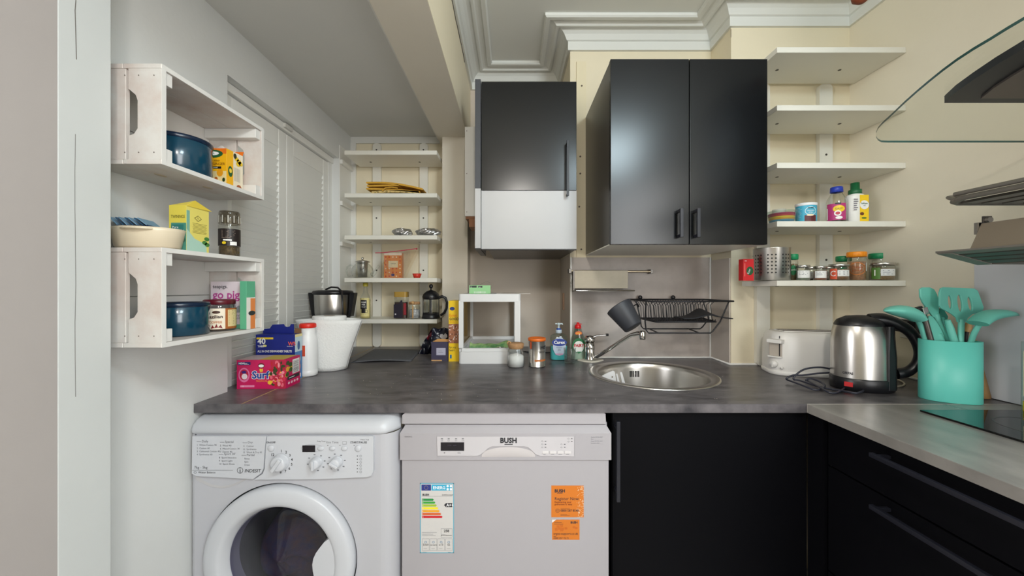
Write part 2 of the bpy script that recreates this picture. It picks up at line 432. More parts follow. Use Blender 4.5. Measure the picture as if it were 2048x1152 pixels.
# little shelf battens on the left wall beneath the alcove shelves, door track
m = MB()
m.box((XD-0.03,YD0,RZ-0.03),(XD+0.012,YD1-0.001,RZ-0.001), WHITE)
m.box((XD,1.545,RZ-0.022),(XD+0.022,1.60,RZ-0.004), cm(206,204,198))
struct('trim_door_track', m, bevel=0.002)
# louvre doors
SLAT = None
def louvre(name, y0, y1):
    global SLAT
    z0, z1 = 0.55, RZ-0.034; x = XD
    m = MB(); m.box((x-0.02,y0,z0),(x-0.016,y1,z1), mat('louvre_dark',(150,148,143),0.7))
    d = struct(name, m)
    s1, s2 = (0.052, 0.052)
    for a, b in ((y0, y0+s1), (y1-s2, y1)):
        q = MB(); q.box((x-0.016,a,z0),(x,b-0.0008,z1), WHITE); q.obj('stile', d, bevel=0.002)
    for a, b in ((z1-0.075, z1), (z0, z0+0.08)):
        q = MB(); q.box((x-0.016,y0+s1,a),(x-0.001,y1-s2,b), WHITE); q.obj('rail', d, bevel=0.0015)
    w = y1-y0-s1-s2
    if SLAT is None or abs(SLAT[1]-w) > 1e-4:
        q = MB(); R = Matrix.Rotation(math.radians(24), 3, 'Y')
        q.cb((0,0,0),(0.005,w,0.029), WHITE, R=R); SLAT = (q, w)
        first = q.obj('slat', d)
    else: first = SLAT[0].obj('slat', d)
    zz = z1-0.075-0.014; k = 0
    while zz > z0+0.085:
        o = first if k == 0 else pcopy(first, d, (0,0,0))
        o.location = (x-0.0085, (y0+y1)/2, zz); zz -= 0.0262; k += 1
louvre('door_1', 1.228, 1.588)
louvre('door_2', 1.590, 1.950)
m = MB(); m.box((XD-0.02,1.952,0.5),(XD+0.002,YD1-0.0005,RZ-0.001), WHITE); struct('trim_door_jamb', m)
# ================================================================ WORKTOPS
YF = 1.076; XC = 0.8465; WB = 0.8548
SX, SY, SR = 0.54, 1.453, 0.218
m = MB()
m.box((-0.7755,YF,WB),(BX0,YA-0.001,WT), WORK)
m.box((BX0,YF,WB+0.001),(XC,YF+0.02,WT-0.0003), WORK)
# slab around the sink cut-out
def ringslab(m, x0, x1, y0, y1, z, n=72):
    inner = []; outer = []
    for i in range(n):
        a = 2*PI*i/n+0.02; c_, s_ = cos(a), sin(a); inner.append((SX+SR*c_, SY+SR*s_, z))
        t = min([(x1-SX)/c_ if c_ > 1e-9 else 9, (x0-SX)/c_ if c_ < -1e-9 else 9, (y1-SY)/s_ if s_ > 1e-9 else 9, (y0-SY)/s_ if s_ < -1e-9 else 9])
        outer.append((SX+t*c_, SY+t*s_, z))
    m.add(inner+outer, [(i,n+i,n+(i+1)%n,(i+1)%n) for i in range(n)], WORK)
    for cx, cy in ((x0,y0),(x1,y0),(x1,y1),(x0,y1)):
        # corner fill
        k = min(range(n), key=lambda i: 0 if (outer[i][0]-SX)*(cx-SX) < 0 else -1) if False else None
        best = sorted(range(n), key=lambda i: (outer[i][0]-cx)**2+(outer[i][1]-cy)**2)[:2]
        a, b = outer[best[0]], outer[best[1]]
        if abs(best[0]-best[1]) in (1, n-1): m.add([a, b, (cx,cy,z)], [(0,1,2)], WORK)
ringslab(m, BX0, XC, YF, YB-0.001, WT)
m.box((BX0,YF,WB),(XC,YF+0.03,WB+0.001), WORK)
m.box((XC,YF,WB),(BX1,YB-0.001,WT), WORK)
m.box((BX1,YF,WB),(XR-0.001,YR-0.001,WT), WORK)
wt = tag(m.obj('worktop'), 'long dark grey laminate worktop with the round sink, along the back wall', 'worktop')
m = MB(); m.prism([(XL+0.002,YF),(-0.7765,YF),(-0.7765,YA-0.002),(XL+0.002,YA-0.002),(XL+0.002,YD1-0.002),(-0.953,YD1-0.002),(-0.953,YD0+0.002),(XL+0.002,YD0+0.002)], WB, WT, WORK)
inf = tag(m.obj('worktop_infill'), 'narrow strip of dark worktop at the left end, beyond the cream joint', 'worktop')
m = MB(); m.box((-0.7764,YF+0.001,WB+0.002),(-0.7756,YA-0.003,WT+0.0006), cm(190,160,110,0.6)); m.box((-0.778,YF+0.006,WT-0.001),(-0.774,YA-0.003,WT+0.0004), cm(176,150,108,0.6)); m.obj('joint_strip', inf)
m = MB(); m.box((XC,0.02,WB),(XR-0.001,YF-0.0012,WT), WORKR)
wr = tag(m.obj('worktop_return', bevel=0.001), 'grey worktop run along the right wall, carrying the black hob', 'worktop')
m = MB(); m.box((XC+0.0,YF-0.0012,WB+0.001),(XR-0.002,YF-0.0001,WT+0.0006), cm(186,180,174,0.4)); m.obj('joint_strip', wr)
# ---------------------------------------------------------------- sink
t = thing('sink', 'round stainless steel sink bowl set into the worktop', 'sink', (SX,SY,WT))
m = MB(); m.lathe([(0.238,0.0005),(0.237,0.0035),(0.232,0.0045),(0.214,0.003),(0.206,0.0015),(0.203,-0.003),(0.200,-0.02),(0.195,-0.12),(0.185,-0.15),(0.15,-0.165),(0.05,-0.17),(0.0,-0.17)], STEEL, n=72); m.obj('bowl', t)
m = MB()
for i in range(6):
    a = PI/2+0.10-(0 if i < 3 else 0.012)-i*0.035; r = 0.1975
    c = (r*cos(a), r*sin(a), -0.045)
    m.cb(c, (0.0035,0.004,0.026), cm(12,12,12,0.8), R=Matrix.Rotation(a-PI/2, 3, 'Z'))
m.lathe([(0,0),(0.005,0),(0.004,0.003)], CHROME, (0.1955*cos(PI/2+0.0065), 0.1955*sin(PI/2+0.0065), -0.045), n=8)
m.obj('overflow_slots', t)['kind'] = 'stuff'
m = MB(); m.lathe([(0.04,0.0),(0.036,0.003),(0.015,0.002),(0,0.001)], CHROME, (0,0,-0.1695), n=24); m.obj('drain', t)
# white slotted turner in the sink
t = thing('spatula', 'white plastic slotted spatula leaning in the sink', 'spatula', P(1225,752,1.52), 0)
wp = cm(240,238,238,0.3)
def sk(name, pts):
    m = MB(); n = len(pts); a = [P(x,y,1.52) for x, y in pts]; b = [P(x,y,1.52) for x, y in pts]; b = [(p[0],p[1]+0.003,p[2]) for p in b]
    m.add(a+b, [list(range(n)), list(range(n,2*n))[::-1]]+[(i,n+i,n+(i+1)%n,(i+1)%n) for i in range(n)], wp); return m.obj(name, t, world=True)
sk('blade', [(1203.5,752),(1215,746),(1226,741.5),(1229,743),(1230.5,748),(1234,775),(1225,775)])
sk('tine', [(1232,748),(1233.5,747),(1235,748),(1242,775),(1237,775)])
sk('tine', [(1240,745),(1242,743.8),(1244,745),(1253,775),(1246,775)])
m = MB(); p = P(1224.5,754,1.5195); m.lathe([(0,0),(0.003,0)], cm(96,76,50), p, n=10, ax='y'); m.obj('hole', t, world=True)
# ---------------------------------------------------------------- tap
tx, ty = (1180-1024)/440, 750/440
t = thing('tap', 'chrome mixer tap with a long swivel spout beside the sink', 'tap', (tx,ty,WT))
m = MB(); m.prism([(-0.055,0.015),(-0.03,-0.018),(0.0,-0.036),(0.02,-0.03),(0.065,0.01),(0.06,0.02),(0.02,0.03),(-0.03,0.03)], 0.0003, 0.006, cm(226,220,204,0.5)); m.obj('base_gasket', t, bevel=0.002, label='off-white limescaled gasket')
m = MB(); m.lathe([(0.0,0.006),(0.025,0.006),(0.024,0.012),(0.022,0.03),(0.0222,0.032),(0.0222,0.055),(0.0218,0.056),(0.0222,0.057),(0.0222,0.09),(0,0.09)], CHROME, n=28); m.obj('body', t)
m = MB(); m.lathe([(0.023,0.0),(0.0245,0.006),(0.024,0.016),(0.018,0.026),(0.008,0.030),(0,0.031)], CHROME, (0,0,0.09), n=28)
m.tube([(0.004,-0.004,0.108),(0.03,-0.004,0.118),(0.06,-0.006,0.120),(0.082,-0.006,0.121)], 0.006, CHROME, n=10, flat=0.5, radii=[0.012,0.01,0.006,0.0055])
m.tube([(0.070,-0.006,0.121),(0.076,-0.006,0.121),(0.082,-0.006,0.121)], 0.0058, BLK, n=10); m.obj('lever', t)
def TP(x, y, d):
    p = P(x, y, d); return (p[0]-tx, p[1]-ty, p[2]-WT)
m = MB(); sp = [TP(1189,716,1.69),TP(1215,700,1.64),TP(1240,683,1.59),TP(1262,670,1.55),TP(1275,667,1.525),TP(1285,667,1.51)]
m.tube(sp, 0.0075, CHROME, n=12, radii=[0.009,0.0085,0.008,0.0085,0.0095,0.010]); m.obj('spout', t)
e = TP(1285,667,1.51)
m = MB(); m.lathe([(0,0.012),(0.010,0.011),(0.0125,0.004),(0.0125,-0.018),(0.011,-0.024),(0,-0.024)], CHROME, e, n=20); m.obj('spout_nozzle', t)
# ================================================================ WASHING MACHINE
sw = 712; yw = 750/sw; wx0, wx1 = (375-1024)/sw, (793-1024)/sw; wc = (wx0+wx1)/2; ztop = ZC-(833-576)/712
t = thing('washing_machine', 'white front-loading washer dryer with round glass door, under the left worktop', 'washing machine', (wc,yw,0))
hw = (wx1-wx0)/2
ocx = (563-1024)/sw-wc; ocz = ZC-(1117-576)/sw
def wX(x): return (x-1024)/sw-wc
def wZ(y): return ZC-(y-576)/sw
def rr(x0, x1, y0, y1, r, n=6):
    p = []
    for cx, cy, a in ((x1-r,y1-r,0),(x0+r,y1-r,PI/2),(x0+r,y0+r,PI),(x1-r,y0+r,1.5*PI)):
        for i in range(n+1): p.append((cx+r*cos(a+PI/2*i/n), cy+r*sin(a+PI/2*i/n)))
    return p
# front plate with round hole: radial quads, curved at the right/left edges
m = MB(); zf1 = wZ(868); zf0 = 0.09; R0 = 0.2125; n = 96
fx0, fx1 = -hw+0.022, hw-0.045
inn = []; out = []
for i in range(n):
    a = 2*PI*i/n+0.01; c_, s_ = cos(a), sin(a); inn.append((ocx+R0*c_, 0, ocz+R0*s_))
    tt = min([(fx1-ocx)/c_ if c_ > 1e-9 else 9, (fx0-ocx)/c_ if c_ < -1e-9 else 9, (zf1-ocz)/s_ if s_ > 1e-9 else 9, (zf0-ocz)/s_ if s_ < -1e-9 else 9])
    out.append((ocx+tt*c_, 0, ocz+tt*s_))
m.add(inn+out, [(i,(i+1)%n,n+(i+1)%n,n+i) for i in range(n)], APPLG)
for cx, cz in ((fx0,zf0),(fx1,zf0),(fx1,zf1),(fx0,zf1)):
    b = sorted(range(n), key=lambda i: (out[i][0]-cx)**2+(out[i][2]-cz)**2)[:2]; m.add([out[b[0]], out[b[1]], (cx,0,cz)], [(0,1,2)], APPLG)
def side(xa, sgn, w, dep, N=8):
    pts = [(xa+sgn*w*sin(PI/2*i/N), dep*(1-cos(PI/2*i/N))) for i in range(N+1)]
    v = []
    for x, y in pts+[(xa+sgn*w, 0.55)]: v += [(x,y,zf0),(x,y,zf1)]
    k = len(pts)+1
    m.add(v, [(2*i,2*i+2,2*i+3,2*i+1) for i in range(k-1)], APPLG, True)
side(fx1, 1, 0.045, 0.05); side(fx0, -1, 0.022, 0.03)
m.lathe([(0.2125,0.0),(0.2115,0.010),(0.19,0.03)], mat('shadow_gap_grey',(90,92,98),0.5), (ocx,0,ocz), n=64, ax='y')
m.box((-hw+0.002,0.05,0.02),(hw-0.002,0.55,0.09), APPLG)
m.obj('cabinet', t)
# lid: rolled front edge
m = MB(); secs = []
NN = 14
def lidp(x):
    e = 0.0
    if x > fx1: e = ((x-fx1)/0.045)**2*0.05
    if x < fx0: e = ((fx0-x)/0.022)**2*0.03
    return e
xs = [-hw, -hw+0.004, -hw+0.010, fx0, 0, fx1-0.02, fx1, fx1+0.015, fx1+0.03, fx1+0.04, hw]
prl = [(0.0,wZ(868)),(-0.006,wZ(866)),(-0.008,wZ(860)),(-0.004,wZ(851)),(0.008,wZ(843)),(0.026,wZ(838)),(0.06,wZ(835)+0.002),(0.55,wZ(835)+0.002)]
v = []
for x in xs:
    drop = 0.010*((x-hw+0.02)/0.02)**2 if x > hw-0.02 else (0.012*((-hw+0.018-x)/0.018)**2 if x < -hw+0.018 else 0)
    for y, z in prl: v.append((x, y+lidp(x), z-(drop if z > wZ(860) else 0)))
k = len(prl)
m.add(v, [(i*k+j, (i+1)*k+j, (i+1)*k+j+1, i*k+j+1) for i in range(len(xs)-1) for j in range(k-1)], APPL, True)
m.obj('lid', t)
# control panel and dispenser drawer
def warp(m, y=0): return m
zp1, zp0 = wZ(870), wZ(952)
m = MB(); dr = [(wX(390),zp1),(wX(537),zp1),(wX(534),wZ(890)),(wX(531),wZ(934)),(wX(527),wZ(943)),(wX(510),wZ(955)),(wX(440),wZ(951)),(wX(398),wZ(949)),(wX(389),wZ(944))]
m.prism(dr[::-1], -0.009, 0.004, APPL, ax='y'); m.obj('dispenser_drawer', t, bevel=0.0025)
m = MB(); pn = [(wX(538.5),zp1),(wX(749),zp1),(wX(749),wZ(940)),(wX(745),wZ(948)),(wX(737),wZ(951)),(wX(640),wZ(955)),(wX(513),wZ(956)),(wX(530),wZ(944)),(wX(533.5),wZ(934)),(wX(536),wZ(890))]
m.prism(pn[::-1], -0.009, 0.004, APPL, ax='y'); cp = m.obj('control_panel', t, bevel=0.0025)
m = MB(); m.sheet(lambda u, v: (wX(392)+u*(wX(505)-wX(392)), -0.001+0.006*sin(PI*u)*(1-v), wZ(951)-0.001-v*0.034*sin(PI*min(1,u*0.9+0.1))), 12, 4, mat('recess_grey',(188,186,188),0.5)); m.obj('grip_recess', t)
def wfront(z=0.0092): return plane_xf((0,-z,0),(1,0,0),(0,0,1))
m = L(wfront())
def wt_(s, x, y, h, mt=INK, al='LEFT', b=0.0, sh=0): m.text(s, wX(x), wZ(y), h/sw, mt, align=al, bold=b, shear=sh, lift=0.0002)
G = mat('ink_mid', (92,94,100), 0.5)
for x, y, hd, rows in ((399,882,'Daily',('1  White Cotton 90','2  Cotton 60','3  Coloured Cotton 40','4  Synthetics 60')),(445,883,'Special',('5  Wool 40','6  Mixed Cotton 30','7  Denim 40')),(490,884,'Dry',('11  Cotton','12  Synthetics','13  Wash & Dry 45')),(443,907,"Sport 30'",('8  Sport Intensive','9  Sport Light','10  Sport Shoes')),(488,909,'Partial',('    Rinse','    Spin','    Drain'))):
    m.rect(wX(x),wZ(y-1),wX(x+9),wZ(y-1.6),G); wt_(hd, x+10, y, 4.4, G)
    for i, r in enumerate(rows): wt_(r, x, y+7+i*6.2, 3.4, G)
wt_('7kg - 5kg', 394, 934, 5, INK); m.rect(wX(390),wZ(937.2),wX(471),wZ(937.7),G); wt_('Water Balance', 402, 943.5, 4, INK); m.ring(wX(396),wZ(941.5),0.0035,0.003,0.0007,INK)
m.ring(wX(485),wZ(937.5),0.0087,0.0085,0.0012,INK); m.rect(wX(484.2),wZ(943),wX(485.8),wZ(935.5),INK); m.ell(wX(485),wZ(933),0.0013,0.0013,INK); m.text('INDESIT', wX(493.5), wZ(941.5), 6.6/sw, INK, bold=0.01, shear=0.15, sx=0.95, lift=0.0002)
m.obj('printed_text', t)
m = L(wfront())
wt_('ON/OFF', 546, 884, 3.6, INK, 'CENTER', 0.02)
for i, s in enumerate(('','1','2','3','4','5','6','7','8','9','10','','','12')):
    a = math.radians(100-i*25.5) if i else 0
    if s: a = math.radians(88-(i-1)*25.7); wt_(s, 566+22*cos(a), 922.5-21*sin(a), 5, INK, 'CENTER', 0.02)
for cx, cy in ((636,923),(676,922)):
    for i in range(8):
        a = i*PI/4+0.2; m.rect(wX(cx+17*cos(a))-0.0025,wZ(cy-16*sin(a)),wX(cx+17*cos(a))+0.0025,wZ(cy-16*sin(a))+0.0028,INKG)
wt_('Eco Time', 668, 884, 4.4, INKG, 'CENTER'); wt_('START/PAUSE', 720, 884, 3.8, INK, 'CENTER', 0.02); wt_('Delay Timer', 646, 881, 2.4, INK, 'CENTER'); wt_('IWDC 7125', 732, 878, 2.4, INK, 'CENTER')
m.frame(wX(688),wZ(886),wX(696),wZ(880),0.0006,INKG)
for i in range(6):
    m.ell(wX(717.5),wZ(909+i*6.3),0.0014,0.0014,INK); m.ring(wX(724),wZ(909+i*6.3),0.003,0.003,0.0007,INKG)
for x in (659,683,711): m.ell(wX(x),wZ(888),0.0012,0.0012,INK)
m.ring(wX(628),wZ(893.5),0.031,0.0105,0.0004,INKG)
m.obj('printed_symbols', t)
m = L(wfront(0.0095)); m.rect(wX(608.5),wZ(901),wX(634),wZ(888),cm(18,12,20,0.15)); m.obj('display', t)
def knob(cx, cy, r, ang):
    m = MB(); c = (wX(cx), -0.0095, wZ(cy)); 
    m.lathe([(r*1.06,0),(r*1.06,-0.004),(r,-0.005),(r*0.93,-0.018),(r*0.75,-0.021),(0,-0.022)], APPL, c, n=28, ax='y')
    Rm = Matrix.Rotation(ang, 3, 'Y'); m.cb((c[0],c[1]-0.022,c[2]), (r*0.42,0.012,r*1.7), APPL, R=Rm)
    m.obj('knob', t, bevel=0.0012, seg=1)
knob(566.5,920.5,0.0215,math.radians(35)); knob(637.5,920.5,0.0145,math.radians(0)); knob(678,920,0.0145,math.radians(-60))
for x, y, a, b in ((546.5,893.5,0.0088,0.0088),(645,894,0.0092,0.006),(668,894,0.0088,0.006),(692,894,0.0088,0.006),(719,894,0.0088,0.0088)):
    m = MB(); c = (wX(x),-0.0092,wZ(y)); m.lathe([(a,0),(a,-0.002),(a*0.8,-0.0035),(0,-0.004)], APPL, c, n=20, ax='y', sy=b/a); m.obj('button', t)
# door
m = MB(); mo = []
# ring profile radius outward->inward (y negative = towards viewer)
m.lathe([(0.2085,0.006),(0.209,-0.010),(0.2065,-0.018),(0.201,-0.0225),(0.192,-0.025),(0.180,-0.0265),(0.168,-0.0265),(0.161,-0.024),(0.155,-0.017),(0.150,-0.008),(0.146,0.0),(0.143,0.012),(0.140,0.03)], APPL, (ocx,0,ocz), n=96, ax='y')
dd = m.obj('door', t)
m = MB(); m.lathe([(0.1435,-0.002),(0.137,-0.0005),(0.120,-0.004),(0.0,-0.020)], glass('door_glass',(170,168,184),0.45), (ocx,0,ocz), n=64, ax='y'); m.obj('glass', dd)
m = MB(); m.lathe([(0.150,0.02),(0.146,0.03),(0.138,0.032),(0.130,0.05),(0.128,0.12),(0.132,0.20),(0.0,0.22)], mat('drum_rubber_grey',(70,70,80),0.5), (ocx,0,ocz), n=48, ax='y'); m.obj('drum', t)
# wet dark laundry inside
m = MB()
def lump(u, v):
    a = u*2*PI; r = 0.118*v
    y = 0.11-0.085*math.sqrt(max(0,1-v*v))+0.012*sin(5*a+v*6)*v+0.01*sin(9*v+3*a)
    z = r*sin(a)*0.92-0.02
    return (ocx+r*cos(a), y+max(0,z)*0.8, ocz+z)
m.sheet(lump, 48, 14, mat('laundry_dark',(52,60,112),0.9,scale=40,rgb2=(104,70,88),bump=0.9,bscale=160)); m.obj('laundry', t)
# handle: the white swell that covers the right-hand side of the glass
hp = [(563+114*cos(math.radians(a)), 1117-114*sin(math.radians(a))) for a in range(26,-62,-8)]+[(612,1203),(622,1190),(632,1175),(637,1158),(637,1145),(634,1130),(633,1118),(635,1106),(640,1095),(648,1084),(656,1074)]
m = MB(); m.prism([(wX(x),wZ(y)) for x, y in hp], -0.0225, -0.002, APPL, ax='y'); m.obj('handle', dd, bevel=0.004, seg=3)
# ================================================================ DISHWASHER
sd = 697; yd = 750/sd; dx0, dx1 = (801-1024)/sd, (1221-1024)/sd; dcx = (dx0+dx1)/2
t = thing('dishwasher', 'white freestanding dishwasher with energy label and orange stickers, next to the washing machine', 'dishwasher', (dcx,yd,0))
def dX(x): return (x-1024)/sd-dcx
def dZ(y): return ZC-(y-576)/sd
m = MB(); m.box((dX(803)+0.002,0.022,0.02),(dX(1219)-0.002,0.56,dZ(850)), APPLD); m.obj('cabinet', t)
m = MB(); m.prism([(dX(803),dZ(849)),(dX(1213),dZ(849.5)),(dX(1212),dZ(829)),(dX(1208),dZ(827)),(dX(809),dZ(827)),(dX(803),dZ(832))], 0.006, 0.56, APPLD, ax='y'); m.obj('lid', t, bevel=0.002)
m = MB(); m.box((dX(803),0.0,0.12),(dX(1218),0.022,dZ(918.5)), APPLD); dd = m.obj('door', t, bevel=0.003)
m = MB(); m.box((dX(830),0.03,0.0),(dX(1190),0.05,0.11), APPLD); m.obj('plinth', t)
m = MB()
a0, a1, b0, b1 = dX(801), dX(1221.5), dX(809), dX(1214)
m.add([(a0,-0.006,dZ(918)),(a1,-0.006,dZ(918)),(a1,-0.006,dZ(865)),(a0,-0.006,dZ(865)),(b0,0.012,dZ(852)),(b1,0.012,dZ(852)),(a0,0.02,dZ(918)),(a1,0.02,dZ(918)),(a0,0.02,dZ(865)),(a1,0.02,dZ(865)),(b0,0.02,dZ(852)),(b1,0.02,dZ(852))],
      [(0,1,2,3),(3,2,5,4),(0,6,7,1),(0,3,8,6),(1,7,9,2),(3,4,10,8),(2,9,11,5),(4,5,11,10)], APPLD)
m.obj('control_fascia', t)
# raised panel with handle scoop
m = MB(); 
pl = [(875,871),(1147,871),(1147,910),(1080,909),(1071,906),(1062,897),(1056,892),(1048,890),(985,890),(976,894),(968,902),(959,908),(955,909),(876,909)]
m.prism([(dX(x),dZ(y)) for x, y in pl][::-1], -0.0085, -0.005, cm(196,192,195,0.3), ax='y'); m.obj('control_panel', t, bevel=0.0008)
m = MB(); m.sheet(lambda u, v: (dX(964)+u*(dX(1070)-dX(964)), -0.0065-0.003*sin(PI*u)*sin(PI*v), dZ(912)+(dZ(892)-dZ(912))*v*(0.25+0.75*sin(PI*u)**0.5)), 20, 6, cm(196,190,190,0.3)); m.obj('handle_scoop', t)
m = L(plane_xf((0,-0.0087,0),(1,0,0),(0,0,1)))
def dt(s, x, y, h, mt=INK, al='CENTER', b=0.0, rot=0): m.text(s, dX(x), dZ(y), h/sd, mt, align=al, bold=b, lift=0.0002, rot=rot)
dt('BUSH', 1017, 883, 9.6, INK, b=0.045); m.rect(dX(1009),dZ(887),dX(1025.5),dZ(885.3),INK,lift=0.0002)
for x in (885,898.5,913,926.5): m.rect(dX(x-2),dZ(875.5),dX(x+2),dZ(874.5),INK); m.ring(dX(x),dZ(878.5),0.003,0.002,0.0006,INKG)
dt('#', 890, 904, 3, INK); m.lines(dX(916),dZ(902),0.012,2,0.003,0.0008,INKG)
for x, y in ((1084,880),(1084,886),(1084,892),(1122,886),(1122,892),(1136,875),(1136,880.5)):
    m.ring(dX(x),dZ(y),0.0026,0.002,0.0006,INKG); m.rect(dX(x+5),dZ(y+0.5),dX(x+8),dZ(y-0.6),INK)
for x in (1090,1105,1120,1135): m.lines(dX(x-4),dZ(906),0.011,1,0.003,0.001,INKG)
m.obj('printed_symbols', t)['kind'] = 'stuff'
m = L(plane_xf((0,-0.0062,0),(1,0,0),(0,0,1))); dt('DWFSW12', 818, 873, 2.2, INK)
for i, s in enumerate(('Quick 30 Min 40C','Eco','Super 50 Min 65C','Intensive 65C')): dt(s, 1181, 873.5+i*4, 2.2, INKG, 'LEFT')
m.obj('programme_list', t)
m = L(plane_xf((0,-0.009,0),(1,0,0),(0,0,1))); m.rect(dX(882.5),dZ(899),dX(929),dZ(882),cm(22,18,26,0.15),0.0); m.text('3 HRS    00:00', dX(905), dZ(889), 0.003, cm(70,62,80), align='CENTER'); m.obj('display', t)
for x in (1084,1099,1114,1129):
    m = MB(); m.box((dX(x),-0.0105,dZ(904.5)),(dX(x+12.5),-0.0085,dZ(899)), cm(212,208,208,0.4)); m.obj('button', t, bevel=0.0006)
# energy label
def sticker(name, x0, y0, x1, y1, draw, bg, label):
    m = L(plane_xf((dX(x0),-0.0003,dZ(y1)),(1,0,0),(0,0,1))); k = 1/sd
    w, h = (x1-x0)*k, (y1-y0)*k; m.rect(0,0,w,h,bg,0.0)
    f = lambda x, y: ((x-x0)*k, (y1-y)*k)
    draw(m, f, k, w, h); return m.obj(name, dd, label=label)
EB = cm(90,170,195)
def energy(m, f, k, w, h):
    m.frame(0,0,w,h,0.0022,EB)
    a, b = f(843,981), f(862,969); m.rect(a[0],a[1],b[0],b[1],cm(38,52,130))
    for i in range(12): m.ell(f(852.5,975)[0]+0.0052*cos(i*PI/6), f(852.5,975)[1]+0.0052*sin(i*PI/6),0.0006,0.0006,cm(240,210,60),lift=0.0006,n=5)
    a, b = f(863,981), f(904,969); m.rect(a[0],a[1],b[0],b[1],cm(60,170,205))
    x, y = f(866,978); m.text('ENERG', x, y, 6.2*k, cm(255,255,255), bold=0.01, sx=0.9)
    for i in range(4): 
        p = f(895.5+(i%2)*6.5, 972+(i//2)*6); m.ell(p[0],p[1],0.0034,0.0034,cm(235,245,250),lift=0.0006)
    x, y = f(845,991); m.text('BUSH', x, y, 3.8*k, INK, bold=0.04); x, y = f(884,991); m.text('DWFSG126W', x, y, 2.6*k, INK)
    a, b = f(843,992.6), f(904,992.2); m.rect(a[0],a[1],b[0],b[1],INKG)
    cols = ((30,140,66),(60,160,60),(160,190,50),(245,225,40),(235,165,40),(215,95,35),(205,30,40))
    for i, c in enumerate(cols):
        x0, y0 = f(844,1001.5+i*5.7); L_ = (24+2.9*i)*k; m.poly([(x0,y0),(x0+L_-0.003,y0),(x0+L_,y0+2.2*k),(x0+L_-0.003,y0+4.4*k),(x0,y0+4.4*k)][::1], cm(*c))
        m.text('ABCDEFG'[i] if i > 2 else 'A', x0+0.001, y0+0.0015, 2.4*k, cm(250,250,250), lift=0.0007)
    x, y = f(888,1010); m.poly([(x,y),(x+4*k,y-4*k),(x+16.5*k,y-4*k),(x+16.5*k,y+4*k),(x+4*k,y+4*k)], INK); m.text('A++', x+5*k, y-2.5*k, 5.4*k, cm(250,250,250), lift=0.0007, bold=0.02)
    a, b = f(882,1074.5), f(904.5,1057); m.frame(a[0],a[1],b[0],b[1],0.0006,INKG); x, y = f(893,1064); m.text('258', x, y, 5*k, INK, align='CENTER', bold=0.02); x, y = f(893,1071.5); m.text('kWh/annum', x, y, 3*k, INK, align='CENTER')
    x, y = f(844,1065); m.lines(x,y,0.045,3,0.0046,0.0007,INKG)
    for i, s in enumerate(('3360','ABCDEFG','x13','52')):
        a, b = f(844.5+i*15.4,1101), f(858.5+i*15.4,1077); m.frame(a[0],a[1],b[0],b[1],0.0005,INKG); x, y = f(851.5+i*15.4,1091); m.text(s, x, y, (4 if i != 1 else 2.4)*k, INK, align='CENTER'); m.ring(x, y+0.010, 0.0035, 0.0030, 0.001, cm(60,120,160))
        m.lines(x-0.006,y-0.009,0.012,1,0.003,0.0007,INKG)
    x, y = f(845,1104); m.lines(x,y,0.012,1,0.002,0.0006,INK); x, y = f(896,1104.2); m.lines(x,y,0.01,1,0.002,0.0006,INK)
sticker('energy_label', 840, 966, 908, 1106, energy, cm(206,203,200), 'energy rating label with coloured arrows')
OR = cm(208,116,30,0.4)
def reg(m, f, k, w, h):
    x, y = f(1109,984.5); m.text('BUSH', x, y, 6*k, INK, bold=0.04); a, b = f(1114,986.6), f(1125,985.8); m.rect(a[0],a[1],b[0],b[1],INK)
    x, y = f(1109,1000); m.text('Register Now', x, y, 6*k, INK)
    x, y = f(1109,1005.5); m.text('Registering your', x, y, 3.6*k, cm(110,40,20)); x, y = f(1109,1010); m.text('guarantee is easy', x, y, 3.6*k, cm(110,40,20))
    x, y = f(1115,1021); m.ring(x,y,0.006,0.0055,0.0008,INK); m.ring(x,y,0.003,0.0025,0.0008,INK); x, y = f(1121,1023); m.text('0800 587 8548', x, y, 4.2*k, INK, bold=0.01)
    x, y = f(1121,1017.6); m.lines(x,y,0.03,1,0.002,0.0008,INK); x, y = f(1121,1029); m.lines(x,y,0.03,2,0.0028,0.0006,INK)
    for i in range(110):
        q = random.random()**0.6; px = w-(1-q)*0.022; py = random.uniform(0.001,h-0.001); s_ = random.uniform(0.0004,0.0009); m.rect(px-s_ if px>s_ else 0,py-s_,min(px+s_,w),py+s_,cm(245,226,190),0.0005)
sticker('register_sticker', 1102.5, 971, 1167.5, 1034.5, reg, OR, 'orange square sticker reading Register Now')
def sup(m, f, k, w, h):
    for i in range(14):
        px, py = random.uniform(0.008,w-0.012), random.uniform(0.022,h-0.02); m.rect(px,py,px+0.008,py+0.006,cm(196,100,22),0.0002+i*0.00001)
    x, y = f(1141,1046.5); m.text('BUSH', x, y, 4*k, INK, bold=0.04); x, y = f(1108,1045); m.lines(x,y,0.035,2,0.0045,0.001,INK)
    x, y = f(1107,1069); m.text('argos-support.co.uk', x, y, 4.6*k, INK, sx=0.92); x, y = f(1107,1073); m.lines(x,y,0.012,1,0.002,0.001,INK); x, y = f(1107,1077.5); m.text('0345 257 72 71', x, y, 3.4*k, INK)
    m.poly([(0,h),(0,h-0.009),(0.012,h)], cm(226,222,222))
sticker('support_sticker', 1104, 1039, 1159, 1079.5, sup, OR, 'smaller orange sticker with a web address')
